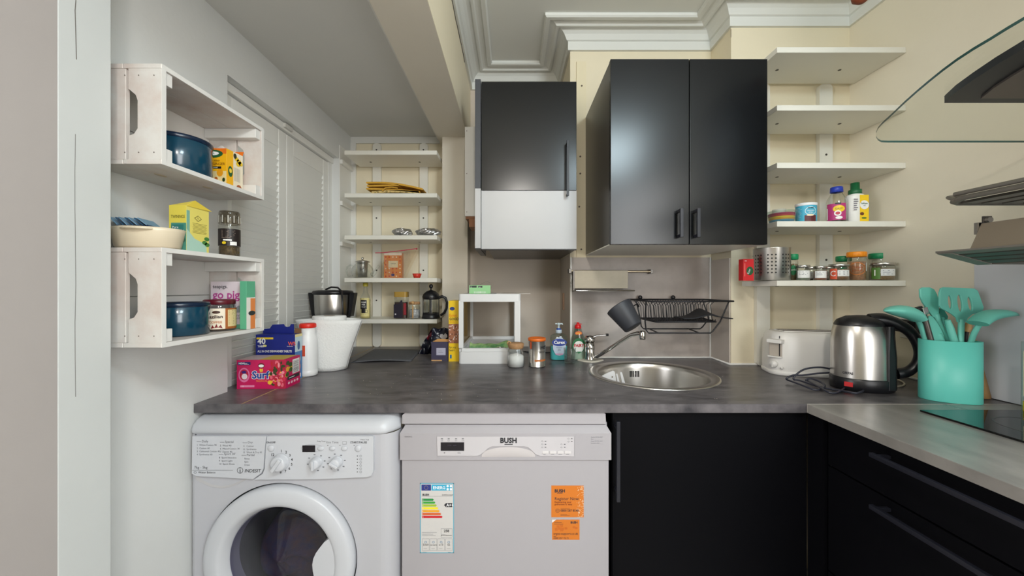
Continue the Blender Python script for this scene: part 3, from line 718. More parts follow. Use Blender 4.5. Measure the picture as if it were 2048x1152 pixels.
# ================================================================ BASE CABINETS
t = thing('base_cabinet', 'black base cabinet with a tall bar handle, right of the dishwasher', 'cabinet', (0.58,YF+0.022,0))
m = MB(); m.box((-0.288,0.02,0.10),(0.285,0.068,WB-0.001), BLACKDOOR2); m.box((-0.288,0.02,0.10),(-0.27,0.5,WB-0.001), BLACKDOOR2); m.box((-0.288,0.068,0.10),(0.28,0.5,0.12), BLACKDOOR2); m.obj('carcass', t)
m = MB(); m.box((-0.286,0.0,0.12),(0.2835,0.019,WB-0.004), BLACKDOOR2); dd = m.obj('door', t, bevel=0.0015)
m = MB(); hx = (1236-1024)/700-0.58
m.box((hx-0.005,-0.034,ZC-(1002-576)/700),(hx+0.005,-0.024,ZC-(842-576)/700), BLACKH)
for z in (ZC-(985-576)/700, ZC-(857-576)/700): m.box((hx-0.004,-0.026,z-0.004),(hx+0.004,0.0,z+0.004), BLACKH)
m.obj('handle', dd, bevel=0.001)
t = thing('drawer_cabinet', 'black drawer cabinet with long bar handles under the right worktop', 'cabinet', (0.868,0.64,0))
m = MB(); m.box((0.02,-0.40,0.10),(0.56,0.395,WB-0.001), BLACKDOOR2); m.obj('carcass', t)
for i, (z0, z1, hz) in enumerate(((0.729,WB-0.004,ZC-0.388),(0.44,0.725,ZC-0.509),(0.12,0.436,ZC-0.80))):
    m = MB(); m.box((0.0,-0.40,z0),(0.019,0.39,z1), BLACKDOOR2); d = m.obj('drawer', t, bevel=0.0015)
    m = MB(); y0, y1 = 0.235, -0.235
    m.box((-0.036,y1,hz-0.005),(-0.026,y0,hz+0.005), BLACKH)
    for y in (y0-0.012, y1+0.012): m.box((-0.028,y-0.005,hz-0.004),(0.0,y+0.005,hz+0.004), BLACKH)
    m.obj('handle', d, bevel=0.001)
m = MB(); m.box((0.864,1.041,0.1),(0.885,1.0955,WB-0.001), BLACKDOOR2); m.box((0.866,1.0,0.0),(0.87,1.0401,0.09), BLACKDOOR2)
tag(m.obj('corner_post'), 'black filler post in the inner corner between the base cabinets', 'filler')
# ================================================================ WALL CABINETS
sc_ = 565; yc = 750/sc_
t = thing('wall_cabinet', 'wide black double-door wall cabinet above the sink', 'cabinet', (0.628,yc,ZC+0.154))
h = 0.811-0.154; x0, x1 = 0.349-0.628, 0.9045-0.628
m = MB(); m.box((x0+0.001,0.022,0.004),(x0+0.018,YB-yc-0.001,h-0.002), BROWNSIDE); m.box((x1-0.018,0.022,0.004),(x1-0.001,YB-yc-0.001,h-0.002), BROWNSIDE); m.box((x0+0.018,0.022,h-0.02),(x1-0.018,YB-yc-0.001,h-0.002), BROWNSIDE); m.box((x0+0.018,YB-yc-0.01,0.02),(x1-0.018,YB-yc-0.001,h-0.02), WHITE); m.obj('carcass', t)
m = MB(); m.box((x0+0.001,0.021,0.0),(x1-0.001,YB-yc-0.001,0.0038), WSHELF); m.obj('bottom_panel', t, label='cream underside panel')
for a, b, hx in ((x0,-0.0012,(1363-1024)/576-0.628),(0.0012,x1,(1397-1024)/576-0.628)):
    m = MB(); m.box((a,0,0),(b,0.019,h), BLACKDOOR); d = m.obj('door', t, bevel=0.0015)
    m = MB(); za, zb = (576-474)/578-0.154, (576-416)/578-0.154
    m.box((hx-0.0055,-0.030,za),(hx+0.0055,-0.022,zb), BLACKH)
    for z in (za+0.006, zb-0.006): m.box((hx-0.0045,-0.024,z-0.005),(hx+0.0045,0.0,z+0.005), BLACKH)
    m.obj('handle', d, bevel=0.001)
sc2 = 467; yn = 750/sc2
t = thing('narrow_wall_cabinet', 'narrow wall cabinet with black upper door and white lower panel', 'cabinet', (0.0725,yn,ZC+0.163))
h = 0.884-0.163; x0, x1 = -0.131-0.0725, 0.2765-0.0725
m = MB(); m.box((x0+0.03,0.022,0.0),(x1-0.004,YB-yn-0.0005,h-0.003), BROWNSIDE); m.box((x0+0.03,YB-yn-0.0005,0.0),(x1-0.006,YA-yn-0.002,h-0.003), BROWNSIDE); m.obj('carcass', t, label='dark brown carcass')
zs = 0.4175-0.163
m = MB(); m.box((x0,0,zs+0.001),(x1,0.019,h), BLACKDOOR); d = m.obj('door', t, bevel=0.001)
m = MB(); m.box((x0,0.0005,0.005),(x1,0.019,zs-0.0005), WPANEL); m.box((x0,0.001,0.0),(x1,0.019,0.0048), BLK); m.obj('lower_panel', t, label='white panel with black bottom edge')
hx = (1138-1024)/485-0.0725
m = MB(); za, zb = (576-388)/485-0.163, (576-274)/485-0.163
m.box((hx-0.0045,-0.032,za),(hx+0.0045,-0.024,zb), BLACKH)
for z in (za+0.008, zb-0.008): m.box((hx-0.004,-0.026,z-0.004),(hx+0.004,0.0,z+0.004), BLACKH)
m.obj('handle', d, bevel=0.001)
m = MB(); m.box((x0-0.026,-0.016,zs+0.006),(x0-0.002,0.30,h+0.002), mat('dark_filler',(66,68,74),0.45)); m.obj('side_filler', t, bevel=0.001, label='grey-black side filler')
m = MB(); m.box((x0-0.026,-0.016,0.006),(x0-0.002,0.30,zs+0.005), WPANEL); m.box((x0-0.026,-0.016,0.0),(x0-0.002,0.30,0.0055), BLK); m.obj('side_filler', t, label='white side filler')
# white boxing left of it
t = thing('boxing', 'white painted box section between the pilaster and the narrow cabinet', 'box', (-0.19,1.76,ZC+0.337))
m = MB(); m.box((-0.031,0,0.0),(0.027,0.375,0.42), WHITE); m.obj('cover', t, bevel=0.001)
m = MB(); m.box((-0.028,0.003,-0.012),(0.027,0.37,-0.0005), cm(140,92,56,0.6)); m.box((-0.012,0.003,-0.05),(0.02,0.12,-0.0125), cm(150,100,64,0.6)); m.obj('wooden_base', t, label='bare brown wooden underside')
m = MB()
for z in (0.40,0.2,0.02): m.cyl((-0.022,-0.0012,z), 0.0022, 0.001, cm(120,110,100), n=8, ax='y')
m.obj('screw', t)['kind'] = 'stuff'
# small wooden catch on the breast reveal
m = MB(); c = P(1127,603,1.99); m.box((BX0-0.008,1.97,c[2]-0.045),(BX0-0.0016,2.01,c[2]+0.045), cm(196,160,134,0.6)); tag(m.obj('wooden_block', bevel=0.002), 'small brown wooden block on the wall edge, left of the splashback', 'block')
# ================================================================ SHELF UNITS
def screwhead(m, c, ax='y'): m.cyl(c, 0.0045, 0.0012, cm(70,66,60,0.4), n=10, ax=ax)
t = thing('alcove_shelf_unit', 'white five-tier open shelving in the left alcove', 'shelves', (-0.62,YA,WT))
for x0 in (-0.765,-0.5):
    m = MB(); m.prism(rr(x0-0.022,x0+0.024,WT+0.001,ZC+0.818,0.018), YA-0.02, YA-0.001, WSHELF, ax='y')
    for z in (0.78,0.395,0.1,-0.07): screwhead(m, (x0,YA-0.0215,ZC+z))
    m.obj('upright', t, world=True)
LS = [0.704,0.485,0.27,0.051,-0.160]
for z in LS:
    m = MB(); m.box((-0.858,1.918,ZC+z-0.022),(-0.384,YA-0.021,ZC+z), WSHELF)
    for x in (-0.765,-0.5): m.cyl((x,2.03,ZC+z-0.0232), 0.006, 0.001, cm(60,54,48), n=10)
    m.obj('shelf', t, world=True, bevel=0.002)
m = MB()
for z in (0.704,0.485,0.27): m.box((XL+0.0045,YD1+0.001,ZC+z-0.046),(XL+0.018,YA-0.015,ZC+z-0.024), WHITE)
m.obj('batten', t, world=True)['kind'] = 'stuff'
t = thing('corner_shelf_unit', 'white five-tier open shelving in the right-hand corner', 'shelves', (1.22,YR,ZC-0.1))
for x0, zb in ((1.075,ZC+0.0),(1.343,ZC+0.0)):
    m = MB(); m.prism(rr(x0-0.028,x0+0.028,WT+0.001,ZC+0.872,0.016), YR-0.02, YR-0.001, WSHELF, ax='y')
    for z in (0.57,0.12,0.76): screwhead(m, (x0,YR-0.0215,ZC+z))
    m.obj('upright', t, world=True)
RS = [0.893,0.678,0.465,0.248,0.028]
for z in RS:
    m = MB(); m.box((0.982,1.389,ZC+z-0.021),(XR-0.001,YR-0.021,ZC+z), WSHELF)
    for x in (1.06,1.31): m.cyl((x,1.5,ZC+z-0.0222), 0.006, 0.001, cm(60,54,48), n=10)
    m.obj('shelf', t, world=True, bevel=0.002)
# ================================================================ HOB, HOOD, RACKS
t = thing('hob', 'black glass ceramic hob set in the right worktop', 'hob', (1.25,0.75,WT))
m = MB(); m.box((-0.152,-0.30,0.0002),(0.15,0.26,0.005), mat('hob_glass',(8,8,10),0.04,spec=0.6)); m.obj('glass_top', t, bevel=0.001)
m = MB()
for y in (0.12,-0.15): m.lathe([(0.085,0.0052),(0.083,0.0054),(0.081,0.0052)], cm(70,70,74), (0,y,0), n=40)
m.obj('cooking_zone_ring', t)
zh = ZC+0.388
pts = [(1790,285),(1775,285),(1763,284.5),(1756,281),(1752,275),(1752,267),(1756,258),(1765,248),(1780,234.5),(1809,207),(1835,184),(1859,164),(1886,142.5),(1914,122),(1947,100.5),(1981,80.5),(2014,60),(2048,40)]
half = [((x-1024)*0.388/(576-y), 750*0.388/(576-y)) for x, y in pts]
yfar = 750*0.388/(576-285)
ymid = 0.50
near = [(x, 2*ymid-y) for x, y in half[::-1] if y > ymid+0.02]
outl = [(XR-0.002,yfar)]+half+near+[(XR-0.002,2*ymid-yfar)]
t = thing('cooker_hood', 'curved glass cooker hood with dark body on the right wall', 'cooker hood', (1.2,ymid,zh))
n = len(outl)
m = MB(); m.add([(x,y,zh) for x, y in outl]+[(x,y,zh+0.0045) for x, y in outl], [list(range(n)), list(range(n,2*n))[::-1]], GLH); gp = m.obj('glass_visor', t, world=True)
m = MB(); m.add([(x,y,zh-0.0002) for x, y in outl]+[(x,y,zh+0.0048) for x, y in outl], [(i,i+1,n+i+1,n+i) for i in range(n-1)], GEDGE, True); m.obj('polished_edge', gp)
for o in gp.children:
    inv = world_of(gp).inverted()
    for v in o.data.vertices: v.co = inv @ v.co
HB = mat('hood_body',(66,68,72),0.4,metal=0.6); HB2 = mat('hood_rim',(40,38,62),0.35)
def hp_(x, y, dz=0.374): return ((x-1024)*dz/(576-y), 750*dz/(576-y))
hb = [hp_(1888,206),hp_(1893,201),hp_(1912,184),hp_(1946,160),hp_(1992,130),hp_(2048,97)]
yb_ = hb[0][1]
hb = [(XR-0.002,yb_-0.0)]+hb
hb += [(x, 2*ymid-y) for x, y in hb[::-1] if y > ymid+0.03]
m = MB(); m.prism(hb, ZC+0.374, zh-0.0005, HB); m.obj('body', t, world=True, bevel=0.002)
m = MB(); k = [( (x-1.2)*0.93+1.22, (y-ymid)*0.9+ymid) for x, y in hb]; m.prism(k, ZC+0.370, ZC+0.3738, mat('hood_under',(112,104,98),0.45,metal=0.3)); m.obj('underside_panel', t, world=True)
k2 = [( (x-1.2)*0.66+1.25, (y-ymid)*0.72+ymid) for x, y in hb]
m = MB(); m.prism(k2, ZC+0.3670, ZC+0.3698, mat('filter_mesh',(96,86,78),0.5,metal=0.5,noise=0.5,scale=400))
m.tube([(x,y,ZC+0.3670) for x, y in k2], 0.0022, STEELD, n=6, closed=True); m.obj('filter', t, world=True)
m = MB(); m.box((XR-0.27,ymid-0.13,zh+0.0065),(XR-0.002,ymid+0.13,ZC+1.1), HB); m.obj('chimney', t, world=True)
# upper tubular rack on the right wall
def rail_rack():
    t = thing('slatted_steel_rack', 'upper brushed steel rack of parallel bars, right wall under the hood', 'rack', (XR,0.85,ZC+0.20))
    y1 = 750*0.205/(576-408)   # far end
    yF = 0.905
    z = ZC+0.205; x0, x1 = 1.045, XR-0.003
    m = MB()
    m.tube([(x1,yF,z),(x0+0.03,yF,z),(x0+0.006,yF-0.012,z+0.0),(x0,yF-0.04,z+0.004),(x0,0.3,z+0.004)], 0.006, STEELR, n=10); m.obj('rim_tube', t, world=True)
    q = MB(); q.tube([(x0,yF-0.02,z+0.016),(x0,0.3,z+0.016)], 0.005, STEELR, n=10); q.tube([(x0+0.0,yF-0.02,z+0.004),(x0+0.004,yF-0.004,z+0.012),(x0+0.03,yF,z+0.016),(x0+0.06,yF,z+0.016)],0.005,STEELR,n=8); q.obj('upper_rim_tube', t, world=True)
    for i in range(7):
        x = x0+0.03+i*0.05
        q = MB(); q.box((x,0.3,z-0.003),(x+0.034,yF-0.006,z+0.003), STEELD); q.obj('slat', t, world=True, bevel=0.001)
rail_rack()
def lower_rack():
    t = thing('steel_wall_shelf', 'lower steel shelf with raised back plate, on the right wall over the hob', 'rack', (XR,0.85,ZC+0.06))
    yF = 0.93; N = 4
    for i in range(N):
        xa = 1.05+i*0.026; xb = xa+0.020; za = ZC+0.089-(xa-1.05)*0.27; zb = ZC+0.089-(xb-1.05)*0.27
        q = MB(); q.prism([(xa,za-0.003),(xb,zb-0.003),(xb,zb+0.002),(xa,za+0.002)], 0.3, yF-0.006*0, STEELD if i else STEELR, ax='y'); q.obj('slat', t, world=True, bevel=0.001)
    q = MB(); q.prism([(1.052,ZC+0.0835),(1.152,ZC+0.0565),(1.152,ZC+0.0595),(1.052,ZC+0.0855)], yF-0.03, yF-0.002, STEELR, ax='y'); q.obj('end_bar', t, world=True)
    q = MB(); q.box((1.1545,0.3,ZC+0.0585),(XR-0.023,yF,ZC+0.0625), mat('shelf_under',(120,108,98),0.5,metal=0.5)); q.obj('shelf_plate', t, world=True)
    q = MB(); q.prism([(1.057,ZC+0.091),(1.060,ZC+0.091),(1.086,ZC+0.149),(1.083,ZC+0.149)], 0.3, 0.865, mat('plate_brown_steel',(150,138,122),0.45,metal=0.4), ax='y'); q.obj('back_plate', t, world=True)
    q = MB(); q.box((1.078,0.8655,ZC+0.142),(1.103,0.872,ZC+0.151), BLACKH); q.box((1.074,0.8655,ZC+0.124),(1.082,0.872,ZC+0.151), STEELR); q.obj('bracket', t, world=True)
    q = MB(); q.cyl((1.105,0.8655,ZC+0.158), 0.0065, 0.006, STEELR, n=14, ax='y'); q.box((1.096,0.8716,ZC+0.150),(1.116,0.875,ZC+0.167), STEELD); q.obj('hook', t, world=True)
lower_rack()
# ---------------------------------------------------------------- steel rail with hanging shelf above the sink
yr_ = YB-0.04
t = thing('wall_rail', 'thin steel rail on the splashback above the sink', 'rail', P(1222,542,yr_))
p0, p1 = P(1140,542,yr_), P(1303,543,yr_)
m = MB(); m.tube([p0,p1], 0.0045, mat('brass_steel',(190,176,150),0.3,metal=1), n=10); m.obj('bar', t, world=True)
for p in (p0, p1):
    m = MB(); m.box((p[0]-0.006,p[1]-0.006,p[2]-0.010),(p[0]+0.006,YB-0.007,p[2]+0.010), STEELD); m.obj('bracket', t, world=True, bevel=0.001)
m = MB(); q = P(1142,550,yr_); m.tube([(q[0],q[1],q[2]),(q[0],q[1]-0.004,q[2]-0.015),(q[0]-0.004,q[1]-0.006,q[2]-0.03),(q[0]+0.002,q[1]-0.01,q[2]-0.04)], 0.003, STEEL, n=6); m.obj('hook', t, world=True)
ys = yr_-0.012
t = thing('hanging_steel_shelf', 'stained stainless steel shelf hanging on the rail over the tap', 'rack', P(1200,580,ys))
a, b = P(1149,541,ys), P(1256,577,ys)
m = MB(); m.box((a[0],ys,b[2]),(b[0],ys+0.0025,a[2]), STEELP); m.obj('front_plate', t, world=True, bevel=0.001)
m = MB(); m.box((a[0]-0.006,ys-0.003,b[2]-0.016),(a[0]-0.001,ys+0.03,a[2]), STEELD); m.obj('side_plate', t, world=True)
c, d = P(1146,581,ys), P(1271,586,ys)
m = MB()
m.prism([(c[0],ys-0.075),(c[0]+0.012,ys-0.085),(d[0]-0.035,ys-0.085),(d[0],ys+0.02),(d[0],ys+0.035),(c[0],ys+0.035)], c[2]-0.004, c[2]+0.0, STEELR)
m.tube([(c[0],ys-0.085,c[2]),(d[0]-0.033,ys-0.086,c[2]),(d[0],ys+0.02,c[2])], 0.0035, CHROME, n=8); m.obj('tray', t, world=True)
# ---------------------------------------------------------------- dish rack, hung on the splashback
t = thing('dish_rack', 'black wire dish drainer hung on the splashback over the sink', 'dish rack', P(1360,630,1.6))
DW = BLKM
yb2, yf2 = YB-0.03, YB-0.30
def q_(x, y, d): return P(x, y, d)
# back rim, front rim
BL, BR = q_(1246,600,yb2), q_(1398,598,yb2)
FL, FR = q_(1254,603,yf2), q_(1476,602,yf2)
zr = FL[2]
BLp = (q_(1258,600,yb2)[0], yb2, zr); BRp = (q_(1408,600,yb2)[0], yb2, zr)
FLp = (BLp[0]+0.005, yf2, zr); FRp = (BRp[0]+0.0, yf2, zr)
FRp = (FR[0], yf2+0.03, zr); 
m = MB(); m.tube([BLp,FLp,FRp,BRp], 0.0033, DW, n=8, closed=True); m.obj('rim', t, world=True)
zb2 = zr-0.085
wl = BLp[0]+0.03; wr_ = BRp[0]-0.02
bq = [(wl,yb2-0.03),(wl+0.01,yf2+0.04),(FRp[0]-0.06,yf2+0.05),(wr_,yb2-0.03)]
m = MB(); m.tube([(x,y,zb2) for x, y in bq], 0.003, DW, n=8, closed=True)
m.tube([(bq[0][0]+0.0,(yb2+yf2)/2,zb2),(bq[2][0]-0.02,(yb2+yf2)/2+0.01,zb2)], 0.002, DW, n=6); m.obj('lower_rim', t, world=True)
N = 26
for i in range(N):
    f = (i+0.5)/N; xb = wl+(wr_-wl)*f; xf_ = bq[1][0]+(bq[2][0]-bq[1][0])*f
    xt = BLp[0]+0.015+(BRp[0]-BLp[0]-0.03)*f
    q = MB(); q.tube([(xt,yb2,zr),(xb,yb2-0.022,zr-0.03),(xb,yb2-0.03,zb2),(xf_,yf2+0.05,zb2),(xf_,yf2+0.046,zb2+0.010)], 0.0016, DW, n=5); q.obj('wire', t, world=True)
fx = [FLp[0]+0.05+(FRp[0]-FLp[0]-0.08)*k/15 for k in range(16)]
for i, x in enumerate(fx):
    q = MB(); xm = x-0.02
    q.tube([(x,(yb2+yf2)/2+0.0,zb2),(xm+0.012,(yb2+yf2)/2,zr-0.02),(x+0.01,(yb2+yf2)/2-0.0,zr-0.004)], 0.0016, DW, n=5); q.obj('plate_prong', t, world=True)
q = MB(); q.tube([(fx[0],(yb2+yf2)/2,zr-0.006),(fx[-1]+0.02,(yb2+yf2)/2,zr-0.006)], 0.002, DW, n=6); q.obj('cross_wire', t, world=True)
# feet frame
zf = zr-0.132
for yy, xl_, xr2 in ((yf2+0.06, q_(1303,0,yf2)[0], q_(1442,0,yf2)[0]), (yb2-0.05, q_(1275,0,yb2)[0], q_(1394,0,yb2)[0])):
    q = MB(); q.tube([(xl_-0.018,yy-0.05 if yy<1.6 else yy+0.02,zr),(xl_-0.004,yy,zb2),(xl_,yy,zf+0.012),(xl_+0.01,yy,zf),(xr2-0.01,yy,zf),(xr2,yy,zf+0.008),(xr2+0.03,yy,zb2),(xr2+0.055 if yy<1.6 else xr2+0.01,yy-0.02 if yy<1.6 else yy+0.02,zr)], 0.003, DW, n=8); q.obj('foot_frame', t, world=True)
for x0_, x1_ in ((q_(1296,0,yb2)[0]-0.012, q_(1328,0,yf2)[0]), (q_(1372,0,yb2)[0]-0.012, q_(1414,0,yf2)[0])):
    q = MB(); q.tube([(x0_,yb2-0.05,zf),(x1_,yf2+0.06,zf)], 0.0028, DW, n=6); q.obj('foot_bar', t, world=True)
for x in (1281,1347):
    p = q_(x, 596, yb2)
    q = MB(); q.lathe([(0,0.0),(0.007,0.0),(0.0095,0.004),(0.0095,0.012),(0.007,0.016),(0,0.0235)], BLK, (p[0],yb2-0.003,p[2]+0.003), n=16, ax='y'); q.obj('wall_peg', t, world=True)
# black tray lying in the rack
q = thing('drip_mat', 'small black plastic mat tilted inside the dish rack', 'mat', (q_(1405,640,1.6)[0],1.6,zb2+0.02))
m = MB(); cx_, cy_ = q_(1396,0,1.57)[0], 1.565
v = []
def mat_fn(u, v_):
    x = -0.085+0.20*u; z = 0.035*math.exp(-((u-0.55)/0.22)**2)
    return (cx_+x, cy_-0.05+0.095*v_, zb2+0.0165+z*(0.4+0.6*v_))
m.sheet(mat_fn, 20, 6, BLKM); o = m.obj('mat_body', q, world=True); so = o.modifiers.new('s','SOLIDIFY'); so.thickness = 0.004
# dark cup hooked on the rack's left end
c0 = Vector(q_(1238,614,1.50)); c1 = Vector(q_(1267,655,1.46))
t = thing('utensil_cup', 'dark plastic utensil cup hanging tilted from the left end of the dish rack', 'cup', tuple(c0))
ax_ = (c1-c0).normalized(); Rm = ax_.to_track_quat('Z', 'Y').to_matrix(); Ln = (c1-c0).length
CUP = mat('cup_plastic',(52,54,60),0.5)
m = MB(); m.lathe([(0.0,Ln-0.004),(0.034,Ln-0.004),(0.0505,0.0),(0.0535,-0.001),(0.0535,0.002),(0.0375,Ln-0.004),(0.034,Ln),(0,Ln)], CUP, (0,0,0), n=36, R=Rm); m.obj('cup_body', t)
m = MB(); m.tube([(0.045,0.0,-0.01),(0.06,0.0,0.005),(0.075,0.01,0.012),(0.085,0.02,0.0)], 0.005, BLKM, n=8, flat=0.5); m.obj('hook', t)
# ================================================================ CRATES
CX1 = -0.75; CY0, CY1 = 0.803, 1.133
def crate(zb, label):
    t = thing('wooden_crate', label, 'crate', (XL,CY0,zb), 0, 'crates on the left wall')
    D = CX1-XL-0.001; Lc = CY1-CY0; H = 0.215; th = 0.010; x0 = 0.001
    def pl(name, a, b, mt=CRATE): m = MB(); m.box(a, b, mt); return m.obj(name, t, bevel=0.0012)
    split = x0+D*0.60-0.006
    # end boards: rear board, front board with hand hole
    for y0 in (0.0, Lc-th):
        pl('end_board', (x0,y0,th), (split-0.006,y0+th,H-th))
        m = MB(); fx = x0+D-0.0008; a = split
        z1, z2 = H*0.30, H*0.66
        m.prism([(a,th),(fx,th),(fx,H-th),(a,H-th),(a,z2+0.02),(a+0.016,z2+0.006),(a+0.020,z2-0.006),(a+0.020,z1+0.012),(a+0.012,z1),(a,z1-0.004)], y0, y0+th, CRATE, ax='y'); m.obj('end_board', t, bevel=0.001)
    for z0 in (0.0, H-th):
        pl('plank', (x0,-0.001,z0), (x0+D*0.5-0.001,Lc+0.001,z0+th)); pl('plank', (x0+D*0.5+0.0005,-0.001,z0), (x0+D,Lc+0.001,z0+th))
    pl('plank', (x0,th,th), (x0+0.008,Lc-th,H/2-0.001), CRATEW); pl('plank', (x0,th,H/2+0.0005), (x0+0.008,Lc-th,H-th), CRATEW)
    for y0 in (th+0.0003, Lc-th-0.020):
        for z0 in (th+0.0003, H-th-0.0283):
            pl('batten', (x0+0.009,y0,z0), (x0+D-0.004,y0+0.0197,z0+0.028), CRATEW)
    # pale front edges and nail heads
    m = MB(); e = 0.0006
    m.box((x0+D-0.0006,0,0),(x0+D+e,Lc,th),CRATEW); m.box((x0+D-0.0006,0,H-th),(x0+D+e,Lc,H),CRATEW); m.box((x0+D-0.0006,0,th),(x0+D+e,th,H-th),CRATEW); m.box((x0+D-0.0006,Lc-th,th),(x0+D+e,Lc,H-th),CRATEW)
    m.obj('painted_edge', t)
    m = MB()
    for x in (x0+D*0.3,x0+D*0.52,x0+D*0.70,x0+D*0.9):
        for z in (0.025,H-0.025): m.cyl((x,-0.0008,z), 0.0013, 0.0006, cm(110,100,92), n=6, ax='y')
    for y in (0.08, 0.19): m.lathe([(0,0),(0.007,0),(0.007,0.0004)], KNOT, (x0+D*0.55+0.2*(y-0.1),y+0.0,-0.0005), n=10, sy=2.2)
    m.obj('nail', t)['kind'] = 'stuff'
    return t
ZU, ZL = ZC+0.2655, ZC-0.128
crate(ZU, 'upper whitewashed wooden crate on the left wall, holding the yellow tea box')
crate(ZL, 'lower whitewashed wooden crate on the left wall, with a cream dish on top')
def tin(z, h, label, r=0.066, y=0.945, x=-0.838):
    t = thing('storage_tin', label, 'tin', (x,y,z), 0)
    m = MB(); m.lathe([(0,0.0003),(r-0.003,0.0003),(r,0.003),(r,h-0.012),(r-0.002,h-0.010)], ENAM, n=44); m.obj('body', t)
    m = MB(); m.lathe([(r-0.001,h-0.012),(r+0.0015,h-0.010),(r+0.0018,h-0.003),(r-0.001,h),(r-0.006,h-0.001),(r-0.008,h-0.004),(0,h-0.004)], ENAMD, n=44); m.obj('lid', t)
tin(ZU+0.0105, 0.096, 'dark teal round tin in the upper crate')
tin(ZL+0.0105, 0.082, 'dark teal round tin with flat lid in the lower crate', r=0.060, y=0.945)
# generic carton
def carton(name, label, cat, loc, w, d, h, rz, col, faces=None, lid=True, group=None, bev=0.0006):
    """front face looks to -y, right face to +x. faces: {'front': fn, 'right': fn, 'top': fn} drawing in metres."""
    t = thing(name, label, cat, loc, rz, group)
    m = MB(); m.box((-w/2,-d/2,0.0004),(w/2,d/2,h), col); b = m.obj('carton', t, bevel=bev, seg=1)
    for k, fn in (faces or {}).items():
        xf = {'front': plane_xf((-w/2,-d/2-0.0003,0),(1,0,0),(0,0,1)), 'right': plane_xf((w/2+0.0003,-d/2,0),(0,1,0),(0,0,1)), 'top': plane_xf((-w/2,-d/2,h+0.0003),(1,0,0),(0,1,0)), 'left': plane_xf((-w/2-0.0003,d/2,0),(0,-1,0),(0,0,1))}[k]
        m = L(xf); W_ = w if k in ('front','top') else d; H_ = h if k != 'top' else d
        fn(m, W_, H_); m.obj('printed_'+k, t)
    return t
YEL = cm(250,186,24); YEL2 = cm(250,214,70); ORA = cm(238,120,24); GRN = cm(36,92,50); CRM = cm(244,232,206); WHT = cm(244,243,240)
def ginger_front(m, w, h):
    m.rect(0,0,w,h,YEL,0.0); m.rect(0,h*0.86,w,h,ORA,0.0001); m.rect(0,0,w,h*0.42,cm(246,222,160),0.0001)
    m.ell(w*0.45,h*0.86,w*0.42,h*0.105,GRN); m.ell(w*0.45,h*0.87,w*0.27,h*0.05,WHT,0.0006); m.text('TEA', w*0.45, h*0.845, h*0.05, GRN, align='CENTER', lift=0.0009)
    m.text('LEMON, HONEY', w*0.5, h*0.66, h*0.045, cm(120,60,10), align='CENTER', sx=0.7); m.text('& GINGER', w*0.95, h*0.57, h*0.065, cm(120,60,10), align='RIGHT', bold=0.01, sx=0.95)
    m.rect(w*0.1,h*0.48,w*0.8,h*0.54,cm(30,26,20)); m.text('100% Natural', w*0.45, h*0.495, h*0.035, WHT, align='CENTER', lift=0.0009)
    for x, y, a, b, c in ((0.75,0.38,0.28,0.11,(236,160,30)),(0.5,0.15,0.45,0.09,(245,205,40)),(0.3,0.24,0.2,0.06,(200,200,60)),(0.6,0.22,0.15,0.06,(196,110,40)),(0.9,0.2,0.12,0.06,(40,60,24))): m.ell(w*x,h*y,w*a*0.45,h*b*0.9,cm(*c),0.0006+0.0001*x)
def ginger_right(m, w, h):
    m.rect(0,0,w*0.4,h,YEL,0.0); m.rect(w*0.4,0,w,h,CRM,0.0); m.ell(w*0.22,h*0.45,w*0.14,h*0.14,GRN); m.ell(w*0.22,h*0.47,w*0.08,h*0.06,YEL2,0.0007)
    for x, y in ((0.6,0.84),(0.75,0.8),(0.85,0.76),(0.7,0.72)): m.ell(w*x,h*y,w*0.14,h*0.06,cm(240,200,30),0.0005)
    m.ell(w*0.5,h*0.9,w*0.1,h*0.07,cm(40,50,24),0.0006); m.ell(w*0.75,h*0.1,w*0.16,h*0.08,cm(170,90,40),0.0006)
    for i in range(7): m.rect(w*(0.46+i*0.055),h*0.25,w*(0.475+i*0.055),h*0.6,INKG)
t = carton('tea_box', 'yellow honey and ginger tea box, opened, in the upper crate', 'tea box', (-0.820,1.062,ZU+0.0105), 0.070, 0.062, 0.108, 0, YEL, {'front': ginger_front, 'right': ginger_right})
m = MB(); m.sheet(lambda u, v: (-0.032+0.05*u, -0.02+0.045*v, 0.1085+0.016*sin(PI*u)*sin(PI*v)+0.004*sin(9*u+5*v)), 10, 8, cm(232,226,222,0.3)); m.obj('inner_bag', t, label='crumpled silvery white inner bag')
m = MB(); m.add([(-0.035,0.031,0.108),(0.035,0.031,0.108),(0.035,0.036,0.122),(-0.035,0.036,0.122)],[(0,1,2,3)],ORA); m.obj('flap', t)
